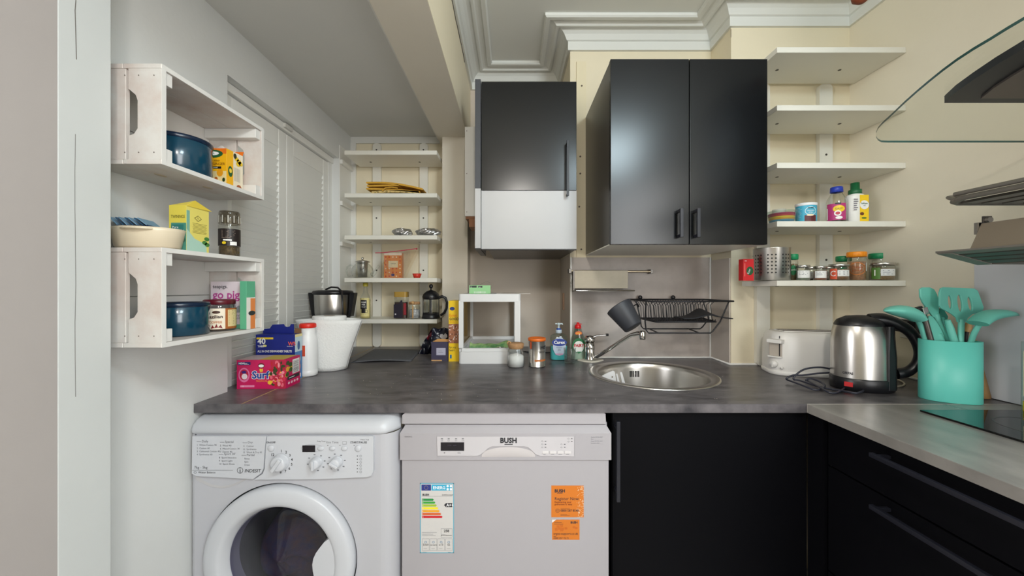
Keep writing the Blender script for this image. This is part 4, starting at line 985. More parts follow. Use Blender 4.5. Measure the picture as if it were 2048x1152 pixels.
# cream dish with sachets
zt = ZL+0.2155
dc = (-0.838,0.865,zt)
t = thing('baking_dish', 'cream oval ceramic dish with small side handles on top of the lower crate', 'dish', dc)
m = MB(); m.lathe([(0,0.0005),(0.055,0.0005),(0.063,0.006),(0.070,0.040),(0.072,0.0475),(0.069,0.0475),(0.066,0.040),(0.059,0.010),(0,0.008)], CREAMC, n=44, sy=0.78); m.obj('bowl', t)
for a in (-1.25, 1.9):
    m = MB(); r = 0.069
    p = [(r*cos(a+k*0.10)*1.0*(1+0.16*(1-(k/4)**2)), r*sin(a+k*0.10)*0.78*(1+0.16*(1-(k/4)**2)), 0.043) for k in range(-4,5)]
    m.tube(p, 0.005, CREAMC, n=8, flat=0.5); m.obj('handle', t)
SB = cm(46,92,128,0.35); SB2 = cm(120,160,190,0.35); SB3 = cm(20,50,84,0.35)
for i in range(7):
    p = thing('tea_sachet', ['first','second','third','fourth','fifth','sixth','seventh'][i]+' blue tea sachet from the left, fanned in the cream dish', 'sachet', (dc[0]-0.050+i*0.011,dc[1]+0.0+0.003*(i%2),zt+0.010), 0.25, 'sachets in the cream dish'); p.location.z += 0.010
    m = MB(); R = Matrix.Rotation(math.radians(-40-1.5*i), 3, 'Y'); m.cb((0,0,0.0318), (0.0016,0.052,0.052), SB if i%2 else SB2, R=R); m.cb((0.0004,0,0.0318), (0.0018,0.053,0.006), SB3, R=R); m.obj('sachet', p)
# opened yellow peppermint box
def tw_front(m, w, h):
    m.rect(0,0,w,h,cm(226,208,84),0.0); m.rect(w*0.12,0,w,h*0.62,cm(74,140,124),0.0001); m.text('TWININGS', w*0.53, h*0.72, h*0.07, cm(50,50,20), align='CENTER', sx=0.62)
    m.rect(w*0.15,h*0.4,w*0.85,h*0.58,cm(50,120,112),0.0003); m.text('Pure', w*0.2, h*0.5, h*0.05, WHT); m.text('Peppermint', w*0.2, h*0.43, h*0.05, WHT, sx=0.75)
    for i in range(9): m.ell(w*random.uniform(0.3,0.9),h*random.uniform(0.05,0.36),w*0.16,h*0.05,cm(*random.choice([(30,84,60),(110,160,110),(60,110,90)])),0.0005+0.0001*i)
def tw_right(m, w, h):
    m.rect(0,0,w,h,cm(232,218,112),0.0); m.rect(0,0,w*0.14,h*0.9,cm(130,180,160),0.0001); m.poly([(0,0),(w*0.9,0),(w*0.88,h*0.2),(w*0.35,h*0.3),(0,h*0.5)],cm(176,212,196),0.0002)
    m.poly([(w*0.5-w*0.17,h*0.76),(w*0.5,h*0.69),(w*0.67,h*0.76),(w*0.5,h*0.83)],cm(120,110,50),0.0003); m.poly([(w*0.5-w*0.13,h*0.76),(w*0.5,h*0.705),(w*0.63,h*0.76),(w*0.5,h*0.815)],cm(232,218,112),0.0004); m.text('TL', w*0.5, h*0.74, h*0.04, INK, align='CENTER')
    for i in range(8): m.rect(w*(0.25+0.02*(i%3)),h*(0.64-i*0.03),w*(0.9-0.03*(i%2)),h*(0.648-i*0.03),cm(130,118,50))
    for x, y in ((0.95,0.33),(0.85,0.24),(0.97,0.2)): m.ell(w*x*0.94,h*y,w*0.12,h*0.045,cm(70,130,60),0.0006)
t = carton('tea_box', 'tall yellow peppermint tea box with open peaked flap, on top of the lower crate', 'tea box', (-0.797,0.927,zt), 0.041, 0.066, 0.110, 0.0, cm(240,220,84), {'front': tw_front, 'right': tw_right})
m = MB(); m.add([(0.0205,-0.033,0.11),(0.0205,0.034,0.11),(0.014,0.0,0.1285),(-0.0205,-0.033,0.11),(-0.0205,0.033,0.11)], [(0,1,2),(3,0,2),(3,2,4)], cm(244,224,96)); m.add([(0.022,-0.034,0.1085),(0.024,0.04,0.1085),(0.014,0.0,0.1285)],[(0,1,2)],cm(226,200,70)); m.obj('flap', t)
# ---------------------------------------------------------------- jars and bottles
def grinder():
    t = thing('pepper_grinder', 'glass spice grinder with black label on top of the lower crate', 'spice grinder', ((459-1024)/705,750/705,zt))
    m = MB(); m.lathe([(0,0.0005),(0.024,0.0005),(0.0255,0.003),(0.0255,0.088),(0.024,0.094)], GL, n=30); m.obj('glass_body', t)
    m = MB(); m.lathe([(0,0.002),(0.0235,0.002),(0.0235,0.030),(0,0.032)], mat('peppercorn_mix',(120,96,60),0.7,scale=260,rgb2=(36,30,22)), n=24); m.obj('spice', t)
    m = MB(); m.lathe([(0.0245,0.092),(0.0262,0.094),(0.0262,0.116),(0.0245,0.118),(0.0250,0.122),(0.0235,0.128),(0,0.128)], glass('grinder_cap',(196,190,178),1.2), n=30)
    for i in range(12): a = i*PI/6; m.cb((0.026*cos(a),0.026*sin(a),0.105),(0.001,0.002,0.02),cm(210,208,200),R=Matrix.Rotation(a,3,'Z'))
    m.obj('cap', t)
    m = L(cyl_xf(0.0259, a0=0.62)); R_ = 0.0259; m.rect(-R_*1.5,0.030,R_*1.5,0.078,cm(34,26,24),0.0,nx=16); m.lines(-0.018,0.072,0.034,7,0.0033,0.0009,cm(150,130,116)); m.ell(-0.012,0.038,0.005,0.004,cm(240,210,40),0.0006); m.rect(0.002,0.032,0.018,0.042,WHT,0.0005,nx=3); m.rect(-0.014,0.044,0.006,0.048,WHT,0.0005,nx=3); m.obj('label_print', t)
grinder()
def jar_brazil():
    t = thing('coffee_jar', 'glass coffee jar with dark red lid in the lower crate, behind the teal tin', 'jar', (-0.815,1.045,ZL+0.0105))
    r = 0.038
    m = MB(); m.lathe([(0,0.0005),(r-0.003,0.0005),(r,0.004),(r,0.060),(r-0.003,0.072),(r-0.006,0.078)], GL, n=32); m.obj('glass_body', t)
    m = MB(); m.lathe([(0,0.002),(r-0.002,0.003),(r-0.002,0.05),(0,0.052)], mat('coffee_brown',(120,66,28),0.7,scale=200,rgb2=(70,36,16)), n=28); m.obj('coffee', t)
    m = MB(); m.lathe([(r-0.004,0.072),(r-0.001,0.073),(r-0.001,0.083),(r-0.004,0.086),(0,0.086)], cm(92,18,34,0.35), n=32); m.obj('lid', t)
    m = L(cyl_xf(r+0.0004, a0=0.42)); m.rect(-0.04,0.006,0.022,0.062,cm(240,228,206),0.0,nx=14); m.rect(0.022,0.006,0.075,0.062,cm(168,96,44),0.0,nx=10); m.rect(0.028,0.012,0.066,0.058,cm(226,204,150),0.0003,nx=8)
    m.lines(0.031,0.054,0.032,9,0.0045,0.001,cm(130,90,50),ragged=True); m.text('Brazilian', -0.004, 0.036, 0.0085, cm(60,30,20), align='CENTER', bold=0.03); m.text('COFFEE', 0.0, 0.022, 0.006, cm(190,110,50), align='CENTER', bold=0.02)
    m.ell(0.002,0.052,0.009,0.004,cm(70,40,24)); m.poly([(-0.01,0.008),(-0.006,0.018),(-0.002,0.01),(0.003,0.021),(0.006,0.011),(0.012,0.018),(0.016,0.008)],cm(130,30,30)); m.obj('label_print', t)
jar_brazil()
def gp_front(m, w, h):
    m.rect(0,0,w,h,cm(232,218,224),0.0); m.rect(0,0,w,h*0.09,cm(110,186,150),0.0002); m.text('teapigs.', w*0.06, h*0.86, h*0.075, INK, bold=0.005); m.text('go pig', w*0.06, h*0.64, h*0.17, cm(190,76,150), bold=0.02, sx=0.98)
    m.ell(w*0.82,h*0.42,w*0.07,h*0.07,cm(150,156,160)); m.rect(w*0.66,h*0.34,w*0.84,h*0.38,cm(150,156,160)); m.text('naturally', w*0.6,h*0.26,h*0.045,INKG); m.text('beautiful', w*0.6,h*0.20,h*0.045,INKG)
carton('tea_box', 'pale pink carton reading go pig in the lower crate', 'tea box', (-0.823,1.094,ZL+0.0105), 0.100, 0.014, 0.136, 0, cm(232,218,224), {'front': gp_front})
def or_front(m, w, h):
    m.rect(0,0,w,h,cm(96,178,140),0.0); m.rect(0,0,w,h*0.66,cm(240,236,228),0.0002); m.rect(w*0.45,0,w,h*0.64,cm(232,140,76),0.0004); m.ell(w*0.6,h*0.33,w*0.4,h*0.05,cm(50,60,60),0.0006)
carton('tea_box', 'narrow green and orange tea carton at the far right of the lower crate', 'tea box', (-0.7555-0.013,1.104,ZL+0.0105+0.0001), 0.022, 0.018, 0.132, 0, cm(96,178,140), {'front': or_front, 'right': or_front}) if False else None
carton('tea_box', 'narrow green tea carton with orange stripe beside the pink carton', 'tea box', (-0.7617,1.080,ZL+0.0105), 0.0185, 0.036, 0.137, 0, cm(96,178,140), {'right': or_front})
# ================================================================ COUNTER, LEFT
def surf_front(m, w, h):
    m.rect(0,0,w,h,cm(206,22,92),0.0); m.poly([(w*0.02,h*0.82),(w*0.36,h*0.9),(w*0.33,h*0.99),(w*0.0,h*0.99),(0,h*0.84)][::1],cm(206,22,92),0.0001)
    m.rect(w*0.02,h*0.82,w*0.28,h*0.93,cm(30,40,110),0.0003); m.text('NEW', w*0.04, h*0.85, h*0.06, WHT, bold=0.03); m.lines(w*0.15,h*0.87,w*0.11,2,h*0.03,h*0.012,WHT)
    m.ell(w*0.15,h*0.48,w*0.115,h*0.25,cm(232,120,170),0.0003); m.ell(w*0.15,h*0.49,w*0.09,h*0.19,cm(190,20,60),0.0005); m.ell(w*0.16,h*0.43,w*0.06,h*0.1,cm(238,220,226),0.0007); m.ell(w*0.15,h*0.58,w*0.05,h*0.05,cm(60,30,120),0.0007)
    m.ell(w*0.50,h*0.80,w*0.07,h*0.09,cm(120,20,40),0.0003); m.ell(w*0.50,h*0.79,w*0.055,h*0.05,WHT,0.0006)
    for sx in (-1,1): m.ell(w*(0.50+0.018*sx),h*0.65,w*0.018,h*0.045,cm(246,206,50),0.0005); m.ell(w*(0.50+0.014*sx),h*0.60,w*0.012,h*0.03,cm(246,206,50),0.0005)
    m.text('Surf', w*0.31, h*0.36, h*0.25, WHT, bold=0.07, lift=0.0005); m.text('Surf', w*0.312, h*0.365, h*0.245, cm(28,60,150), bold=0.03, lift=0.0009); m.text('TROPICAL LILY', w*0.39, h*0.24, h*0.06, cm(246,150,50), bold=0.01)
    m.rect(w*0.07,h*0.06,w*0.36,h*0.13,cm(240,140,180),0.0003); m.text('15', w*0.1,h*0.07,h*0.05,WHT)
    m.poly([(w*0.68,h*0.99),(w,h*0.99),(w,0.01*h),(w*0.86,h*0.02),(w*0.72,h*0.35)],cm(190,40,70),0.0003)
    for i in range(48):
        x, y = random.uniform(0.68,0.97), random.uniform(0.12,0.92); c = random.choice([(236,110,130),(244,150,160),(214,50,80),(60,70,36),(246,196,60),(200,30,50)]); 
        m.ell(w*x,h*y,w*random.uniform(0.02,0.05),h*random.uniform(0.03,0.1),cm(*c),0.0005+i*0.00003,n=7)
def surf_right(m, w, h):
    m.rect(0,0,w,h,cm(206,22,92),0.0); m.rect(w*0.45,h*0.42,w*0.95,h*0.92,WHT,0.0002)
    for i in range(16): m.rect(w*0.5,h*(0.45+i*0.027),w*0.9,h*(0.45+i*0.027+random.choice([0.008,0.014])),INK,0.0004)
    m.rect(w*0.1,h*0.26,w*0.95,h*0.38,INK,0.0002); m.lines(w*0.2,h*0.31,w*0.5,1,0.01,0.002,WHT)
    for i in range(4): m.ell(w*(0.2+i*0.2),h*0.15,w*0.07,h*0.045,cm(240,200,210),0.0003)
    for i in range(9): m.ell(w*random.uniform(0.05,0.35),h*random.uniform(0.45,0.9),w*0.12,h*0.09,cm(*random.choice([(60,90,40),(220,60,90),(240,180,60)])),0.0003+i*0.00003,n=7)
def surf_top(m, w, h): m.rect(0,0,w*0.45,h,cm(214,190,190),0.0); m.rect(w*0.45,0,w*0.95,h,cm(214,186,70),0.0)
carton('detergent_box', 'pink flower-printed laundry capsule box at the front left of the worktop', 'box', (-0.829,1.282,WT), 0.158, 0.088, 0.096, math.radians(2), cm(206,22,92), {'front': surf_front, 'right': surf_right, 'top': surf_top})
NV = cm(24,38,128)
def tab_front(m, w, h):
    m.rect(0,0,w,h,NV,0.0); m.text('40', w*0.05, h*0.80, h*0.12, WHT, bold=0.03); m.text('TABS', w*0.05, h*0.73, h*0.04, WHT, bold=0.03); m.ell(w*0.23,h*0.76,w*0.055,h*0.025,cm(236,226,140),0.0005)
    m.rect(w*0.02,h*0.9,w*0.45,h*0.94,cm(240,206,50),0.0003); m.text('W5', w*0.83, h*0.77, h*0.075, cm(226,90,70), bold=0.03); m.rect(w*0.8,h*0.745,w*0.95,h*0.75,WHT); m.text('ALL IN ONE DISHWASHER TABLETS', w*0.05, h*0.62, h*0.045, WHT, bold=0.02, sx=0.72)
    for i in range(2):
        for j in range(3):
            x, y = w*(0.06+0.44*i), h*(0.44-0.18*j); m.rect(x,y,x+w*0.09,y+h*0.10,cm(70,150,210)); m.lines(x+w*0.12,y+h*0.08,w*0.28,3,h*0.028,h*0.01,cm(170,180,220))
def tab_right(m, w, h):
    m.rect(0,0,w,h,cm(70,130,190),0.0); m.rect(0,h*0.62,w,h,cm(200,222,230),0.0001); m.rect(0,h*0.94,w,h,cm(240,226,160),0.0002); m.ell(w*0.5,h*0.75,w*0.18,h*0.1,cm(40,90,150)); m.ell(w*0.5,h*0.45,w*0.3,h*0.08,cm(150,190,190)); m.ell(w*0.5,h*0.28,w*0.3,h*0.08,cm(170,150,160)); m.rect(w*0.2,h*0.05,w*0.8,h*0.13,WHT)
t = carton('tablet_box', 'dark blue dishwasher tablet box with its lid flaps up, behind the pink box', 'box', (-0.8475,1.366,WT), 0.140, 0.046, 0.166, 0, NV, {'front': tab_front, 'right': tab_right})
m = MB(); m.prism([(-0.07,0.163),(0.044,0.163),(0.044,0.200),(0.033,0.200),(0.029,0.192),(0.02,0.189),(0.011,0.192),(0.007,0.200),(-0.035,0.198),(-0.045,0.184),(-0.07,0.182)], 0.0155, 0.0165, NV, ax='y'); m.obj('back_flap', t)
m = MB(); m.prism([(0.045,0.163),(0.069,0.163),(0.069,0.181),(0.064,0.184),(0.045,0.184)], 0.02, 0.021, cm(128,92,60,0.7), ax='y'); m.obj('inner_flap', t, label='bare brown cardboard flap')
# white bottle, red cap
t = thing('cleaner_bottle', 'white plastic bottle with red cap beside the blue tablet box', 'bottle', (-0.7795,1.432,WT))
m = MB(); m.lathe([(0,0.0005),(0.031,0.0005),(0.0345,0.004),(0.0345,0.02),(0.0335,0.022),(0.034,0.025),(0.034,0.13),(0.032,0.145),(0.027,0.155),(0.0255,0.16),(0.0255,0.185),(0,0.186)], cm(240,240,240,0.35), n=36); m.obj('bottle_body', t)
m = MB(); m.lathe([(0.0275,0.182),(0.0285,0.183),(0.0285,0.196),(0.026,0.1985),(0,0.1985)], cm(226,50,36,0.4), n=30)
for i in range(30): a = i*2*PI/30; m.cb((0.0285*cos(a),0.0285*sin(a),0.189),(0.0012,0.001,0.012),cm(226,50,36,0.4),R=Matrix.Rotation(a,3,'Z'))
m.obj('cap', t)
m = L(cyl_xf(0.0342, a0=-0.3)); m.rect(-0.02,0.078,0.018,0.118,cm(216,84,56),0.0,nx=8); m.text('C', -0.004, 0.09, 0.012, cm(236,150,130)); m.obj('label_print', t)
# loose paper towel roll
kx, ky = -0.752, 1.545
t = thing('paper_towel_roll', 'white kitchen paper roll with loose flared outer sheets', 'paper roll', (kx,ky,WT))
def cone(u, v):
    a = u*2*PI; sxr = 0.070+(0.136-0.070)*v**1.15; syr = 0.058+0.010*v
    return (sxr*cos(a)+0.0, syr*sin(a), 0.001+0.207*v-0.006*v*abs(cos(a)))
m = MB(); m.sheet(cone, 48, 12, PAPER); o = m.obj('loose_sheet', t); so = o.modifiers.new('s','SOLIDIFY'); so.thickness = 0.0015
m = MB(); m.lathe([(0.0,0.001),(0.063,0.001),(0.066,0.215),(0.064,0.219),(0.024,0.219),(0.022,0.217),(0.022,0.05)], PAPER, n=36, sy=0.84); m.obj('roll', t)
m = MB(); m.lathe([(0.0225,0.219),(0.0215,0.2195),(0.0205,0.219),(0.0205,0.10)], cm(150,136,120,0.8), n=24, sy=0.84); m.obj('cardboard_core', t)
# stainless cooker behind the roll
t = thing('rice_cooker', 'stainless steel appliance with black lid and side handles, behind the paper roll', 'cooker', (-0.842,1.765,WT))
m = MB(); m.lathe([(0,0.0005),(0.072,0.0005),(0.075,0.006),(0.075,0.20),(0.073,0.22)], BLK, n=36); m.obj('base', t)
m = MB(); m.lathe([(0.0735,0.20),(0.078,0.215),(0.082,0.302),(0.080,0.306)], STEEL, n=40); m.obj('steel_band', t)
m = MB(); m.lathe([(0.083,0.302),(0.088,0.306),(0.089,0.314),(0.084,0.320),(0.06,0.3235),(0,0.3245)], BLK, n=40); m.obj('lid', t)
for s_ in (-1,1):
    m = MB(); m.prism([(s_*0.079,0.20),(s_*0.090,0.20),(s_*0.107,0.304),(s_*0.107,0.311),(s_*0.084,0.311),(s_*0.084,0.30)], -0.018, 0.018, BLK, ax='y'); m.obj('handle', t, bevel=0.003)
m = MB(); m.tube([(-0.02,-0.03,0.326),(0.01,-0.04,0.337),(0.045,-0.05,0.335),(0.072,-0.07,0.318),(0.085,-0.092,0.28),(0.089,-0.096,0.235),(0.087,-0.09,0.20)], 0.0042, BLK, n=8); m.obj('power_cord', t)
# dark mat
m = MB(); q1, q2, q3, q4 = base(702,726), base(822,723), base(843,700), base(750,698)
def mf(u, v):
    a = Vector(q1).lerp(Vector(q2), u); b = Vector(q4).lerp(Vector(q3), u); p = a.lerp(b, v)
    return (p.x, p.y, WT+0.0015+0.007*(1-v)**2*sin(PI*u)**1)
m.sheet(mf, 16, 8, mat('grey_mat',(92,93,98),0.6)); o = tag(m.obj('baking_mat'), 'dark grey flat mat lying at the back left of the worktop', 'mat'); so = o.modifiers.new('s','SOLIDIFY'); so.thickness = 0.0014; so.offset = -1
# snack bags heap
t = thing('snack_bag', 'crumpled red and black snack packet leaning under the lowest alcove shelf', 'packet', base(872,712))
bx, by, _ = t.location
random.seed(21)
def bag(cx, cy, w, h, d, tilt, mt, ph):
    m = MB()
    def f(u, v):
        x = (u-0.5)*w*(1-0.25*abs(v-0.5)); z = v*h; y = d*sin(PI*u)*sin(PI*min(1,v*1.05))*0.5+0.006*sin(14*u+ph+5*v)+0.005*sin(17*v+ph*2+u*6)
        x += tilt*z; return (cx+x, cy-y, max(0.001, z+0.004*sin(11*u+ph)))
    def g(u, v):
        p = f(1-u, v); return (p[0], 2*cy-p[1]+0.001, p[2])
    m.sheet(f, 22, 18, mt); m.sheet(g, 22, 18, mt); return m
BG1 = mat('foil_bag_black_red',(20,22,36),0.28,scale=22,rgb2=(120,20,32),contrast=(0.36,0.46)); BG2 = mat('foil_bag_white_print',(26,28,46),0.3,scale=60,rgb2=(206,204,208),contrast=(0.34,0.4))
bag(-0.055, 0.045, 0.10, 0.13, 0.035, 0.55, BG1, 0.5).obj('packet_body', t)
t2 = thing('snack_bag', 'black and white printed snack packet folded behind the small grey box', 'packet', (bx+0.035,by+0.0,WT))
bag(0.0, 0.0, 0.12, 0.135, 0.04, 0.0, BG2, 2.0).obj('packet_body', t2)
m = MB(); m.poly([(0,-0.012),(0.014,0.002),(0.012,0.012),(0.004,0.013),(0,0.008),(-0.004,0.013),(-0.012,0.012),(-0.014,0.002)],cm(196,192,196),0.0)
m.v = [(0.008+p[0]*1.3, -0.032, 0.095+p[1]*1.3) for p in m.v]; m.obj('heart_print', t2)
# small grey-purple box
def sg(m, w, h): m.rect(0,0,w,h,cm(66,62,86),0.0); m.rect(w*0.26,h*0.3,w*0.74,h*0.68,cm(186,184,204),0.0003); m.lines(w*0.36,h*0.52,w*0.28,2,h*0.07,h*0.015,INKG); m.rect(0,0,w*0.55,h*0.05,cm(230,180,120),0.0003)
p = base(882,722); t = carton('small_box', 'small grey-purple open box with a pale label, left of the yellow box', 'box', (p[0]-0.001,p[1]+0.03,WT), 0.088, 0.05, 0.086, 0, cm(66,62,86), {'front': sg})
m = MB(); m.add([(-0.040,-0.02,0.0865),(0.040,-0.02,0.0865),(0.03,0.0,0.096),(-0.02,0.0,0.097)],[(0,1,2,3)],cm(214,160,100)); m.obj('flap', t, label='folded orange cardboard flap')
# yellow box
def yb(m, w, h):
    m.rect(0,0,w,h,cm(246,204,30),0.0); m.rect(0,h*0.3,w,h*0.62,cm(170,110,80),0.0002)
    for i in range(40): m.ell(w*random.uniform(0.05,0.95),h*random.uniform(0.31,0.6),w*0.05,h*0.012,cm(*random.choice([(240,230,224),(90,30,40),(60,40,30),(230,200,190)])),0.0004+i*0.00001,n=6)
    m.text('Easiest', w*0.06, h*0.74, h*0.045, cm(230,120,20), bold=0.01, sx=0.7); m.text('GOOD', w*0.08, h*0.68, h*0.042, INK, bold=0.02, sx=0.8); m.text('for you', w*0.05, h*0.215, h*0.04, INK, bold=0.01, shear=0.2, sx=0.65); m.text('heart', w*0.05, h*0.17, h*0.036, INK, bold=0.01, shear=0.2, sx=0.8)
    m.rect(w*0.12,h*0.05,w*0.3,h*0.11,cm(40,110,160)); m.ell(w*0.35,h*0.87,w*0.25,h*0.03,cm(40,60,130)); m.lines(w*0.1,h*0.66,w*0.6,2,h*0.02,h*0.006,cm(220,140,20))
p = base(899,722); carton('cereal_box', 'tall yellow cereal box between the small grey box and the white frame', 'box', (p[0]+0.021,p[1]+0.06,WT), 0.046, 0.14, 0.275, 0, cm(246,204,30), {'front': yb})
# ---------------------------------------------------------------- white open frame
fY = 750/456; fx0, fx1 = (917-1024)/456, (1041-1024)/456; D_ = 0.43; FWm = cm(232,232,232,0.35)
t = thing('plastic_frame_stand', 'white open plastic frame stand with deep base tray, on the worktop', 'stand', ((fx0+fx1)/2,fY,WT))
hw_ = (fx1-fx0)/2; hh = (576-588)/456-(-0.333)
def rbox(m, x0, x1, y0, y1, z0, z1, r=0.012): m.prism(rr(x0,x1,y0,y1,r,4), z0, z1, FWm)
m = MB(); rbox(m,-hw_,hw_,0,D_,0.0005,0.052,0.015)
# tray walls
for a in ((-hw_,-hw_+0.02,0.0,D_),(hw_-0.02,hw_,0.0,D_)): m.box((a[0]+0.001,a[2]+0.01,0.052),(a[1]-0.001,a[3]-0.01,0.068),FWm)
for a in ((0.001,0.018),(D_-0.018,D_-0.001)): m.box((-hw_+0.012,a[0],0.052),(hw_-0.012,a[1],0.068),FWm)
m.obj('base_tray', t, bevel=0.002)
for x0_, x1_ in ((-hw_+0.0,-hw_+0.021),(hw_-0.027,hw_)):
    for y0_ in (0.001, D_-0.021):
        m = MB(); m.box((x0_,y0_,0.068),(x1_,y0_+0.02,hh-0.03), FWm); m.obj('post', t, bevel=0.003)
m = MB(); rbox(m,-hw_-0.001,hw_+0.001,-0.001,D_,hh-0.034,hh,0.015); m.obj('top', t, bevel=0.002)
m = MB(); m.box((-hw_+0.004,0.022,0.068),(-hw_+0.006,D_-0.022,hh-0.034), glass('tinted_panel',(226,214,176),0.4)); m.obj('side_panel', t, label='clear yellowed side panel')
ft = t
# things on top and inside
zt2 = WT+hh
def gb(m, w, h): m.rect(0,0,w,h,cm(150,206,146),0.0); m.rect(w*0.03,h*0.72,w*0.35,h*0.95,cm(40,60,50),0.0003); m.text('tea', w*0.05,h*0.76,h*0.13,WHT); m.rect(w*0.42,h*0.72,w*0.62,h*0.92,INK,0.0003); m.text('bags', w*0.44,h*0.76,h*0.1,WHT)
carton_px = P(959,587,1.70)
t = carton('small_box', 'small light green carton with torn paper tabs on top of the white frame stand', 'box', (carton_px[0],1.73,zt2+0.0005), 0.097, 0.055, 0.038, 0.05, cm(140,198,138), {'front': gb})
m = L(plane_xf((-0.0485,-0.0282,0),(1,0,0),(0,0,1)))
for i in range(20): m.rect(0.022+i*0.0028,0.002,0.0228+i*0.0028+random.choice([0,0.0008]),0.010,WHT)
m.obj('barcode', t)
m = MB(); m.add([(-0.045,-0.0,0.0385),(-0.0,-0.0,0.056),(0.0,0.002,0.056),(-0.045,0.002,0.0385)],[(0,1,2,3)],cm(120,110,100)); m.add([(0.0,0,0.042),(0.03,0,0.058),(0.048,0,0.05),(0.048,0,0.0485),(0.03,0,0.0565),(0.0,0,0.0405)],[(0,1,2,3,4,5)],cm(120,110,100)); m.obj('paper_tab', t)
m = MB(); a = P(993,586,1.66); m.prism([(a[0],1.66),(a[0]+0.15,1.655),(a[0]+0.155,1.70),(a[0]+0.02,1.74)], zt2+0.0008, zt2+0.0024, cm(214,206,198)); m.prism([(a[0]+0.02,1.70),(a[0]+0.09,1.68),(a[0]+0.15,1.76),(a[0]+0.03,1.78)], zt2+0.0026, zt2+0.0036, cm(150,140,130)); tag(m.obj('paper_leaflet'), 'thin paper leaflet sticking out over the right edge of the white frame stand', 'paper')
t = thing('cleaning_cloth', 'light green cloth bundle inside the white frame stand', 'cloth', ((fx0+fx1)/2-0.01,fY+0.10,WT+0.0525))
GC = mat('green_cloth',(178,206,140),0.8,scale=18,rgb2=(96,150,96),contrast=(0.4,0.6))
def clf(u, v): return (-0.085+0.175*u, -0.05+0.11*v+0.01*sin(7*u), 0.003+0.022*abs(sin(PI*v))*(0.5+0.5*sin(4.5*u+5*v))+0.006*sin(16*u+8*v)*sin(PI*v)+0.006)
m = MB(); m.sheet(clf, 30, 14, GC); o = m.obj('cloth_body', t); so = o.modifiers.new('s','SOLIDIFY'); so.thickness = 0.003
t = thing('foil_piece', 'crumpled piece of silver foil by the green cloth inside the white frame stand', 'foil', ((fx0+fx1)/2+0.05,fY+0.045,WT+0.0525))
def crumple(w, d, h, seed):
    rn = random.Random(seed); m = MB(); jit = {}
    def f(u, v):
        a = u*2*PI; b = v*PI; key = (round(u*44)%44, round(v*20)); jit.setdefault(key, rn.uniform(-0.06,0.06)); r = 1+0.07*sin(4*a+seed)+0.06*sin(6*b+3*a)+0.05*sin(9*a-5*b)+jit[key]*sin(b)
        return (w/2*sin(b)*cos(a)*r, d/2*sin(b)*sin(a)*r, max(0.0005, h/2-h/2*cos(b)*r))
    m.sheet(f, 44, 20, FOIL, smooth=False); return m
crumple(0.05, 0.03, 0.014, 2).obj('foil_body', t)
# ---------------------------------------------------------------- centre counter
p = base(1032,737); 
t = thing('salt_jar', 'small glass jar of white salt with cork stopper, in front of the white frame stand', 'jar', (p[0],p[1]+0.035,WT))
r = 0.036
m = MB(); m.lathe([(0,0.0005),(r-0.004,0.0005),(r,0.005),(r,0.062),(r-0.003,0.072),(r-0.006,0.077),(r-0.006,0.088)], GL, n=36); m.obj('glass_body', t)
m = MB(); m.lathe([(0,0.003),(r-0.003,0.004),(r-0.002,0.045),(r-0.012,0.052),(0,0.058)], cm(244,242,240,0.8), n=30); m.obj('salt', t)
m = MB(); m.lathe([(r-0.007,0.078),(r-0.004,0.082),(r-0.002,0.098),(r-0.005,0.101),(0,0.101)], CORK, n=30); m.obj('cork', t)
m = MB(); m.tube([(-0.03,0,0.09),(-0.036,-0.005,0.102),(-0.030,-0.008,0.109),(-0.022,-0.006,0.104),(-0.026,-0.004,0.094)], 0.003, WOODL, n=8); m.obj('wooden_spoon_loop', t)
p = base(1075,736)
t = thing('drinks_tin', 'metallic tin with orange plastic lid, between the salt jar and the hand soap', 'tin', (p[0],p[1]+0.036,WT))
r = 0.0365
m = MB(); m.lathe([(0,0.0005),(r-0.002,0.0005),(r,0.002),(r,0.004),(r-0.001,0.005),(r-0.001,0.112),(r,0.114)], STEEL, n=36); m.obj('can', t)
m = MB(); m.lathe([(r,0.109),(r+0.0015,0.110),(r+0.0015,0.120),(r-0.001,0.122),(r-0.006,0.121),(r-0.008,0.119),(0,0.119)], cm(236,116,36,0.4), n=36); m.obj('lid', t)
m = L(cyl_xf(r-0.0004)); m.text('HOT', 0.032, 0.078, 0.012, INK, align='CENTER', bold=0.05); m.text('CHOCOLATE', 0.022, 0.062, 0.007, INK, align='CENTER', bold=0.02, sx=0.6); m.rect(-0.012,0.026,0.05,0.034,cm(196,116,60),0.0003,nx=8); m.rect(-0.036,0.02,-0.024,0.07,cm(206,198,186),0.0003,nx=2)
m.lines(-0.035,0.066,0.01,10,0.0045,0.001,INKG); m.rect(-0.036,0.078,-0.026,0.106,cm(206,96,60),0.0003,nx=2); m.obj('label_print', t)
# hand soap
p = base(1119,722)
t = thing('soap_bottle', 'clear pump bottle of turquoise hand soap left of the tap', 'bottle', (p[0],p[1]+0.03,WT))
def oval(rx, ry, z, n=28, e=2.6):
    o_ = []
    for i in range(n):
        a = 2*PI*i/n; c_, s_ = cos(a), sin(a); o_.append((rx*math.copysign(abs(c_)**(2/e),c_), ry*math.copysign(abs(s_)**(2/e),s_), z))
    return o_
m = MB(); m.loft([oval(0.036,0.020,0.0006),oval(0.040,0.024,0.004),oval(0.0405,0.025,0.10),oval(0.038,0.023,0.112),oval(0.026,0.017,0.120),oval(0.012,0.012,0.124),oval(0.012,0.012,0.132)], GLG); b = m.obj('bottle_body', t)
m = MB(); m.loft([oval(0.036,0.020,0.003),oval(0.0385,0.0225,0.008),oval(0.0385,0.023,0.062),oval(0.0385,0.023,0.064)], mat('turquoise_soap',(104,222,230),0.25)); m.obj('liquid_soap', t)
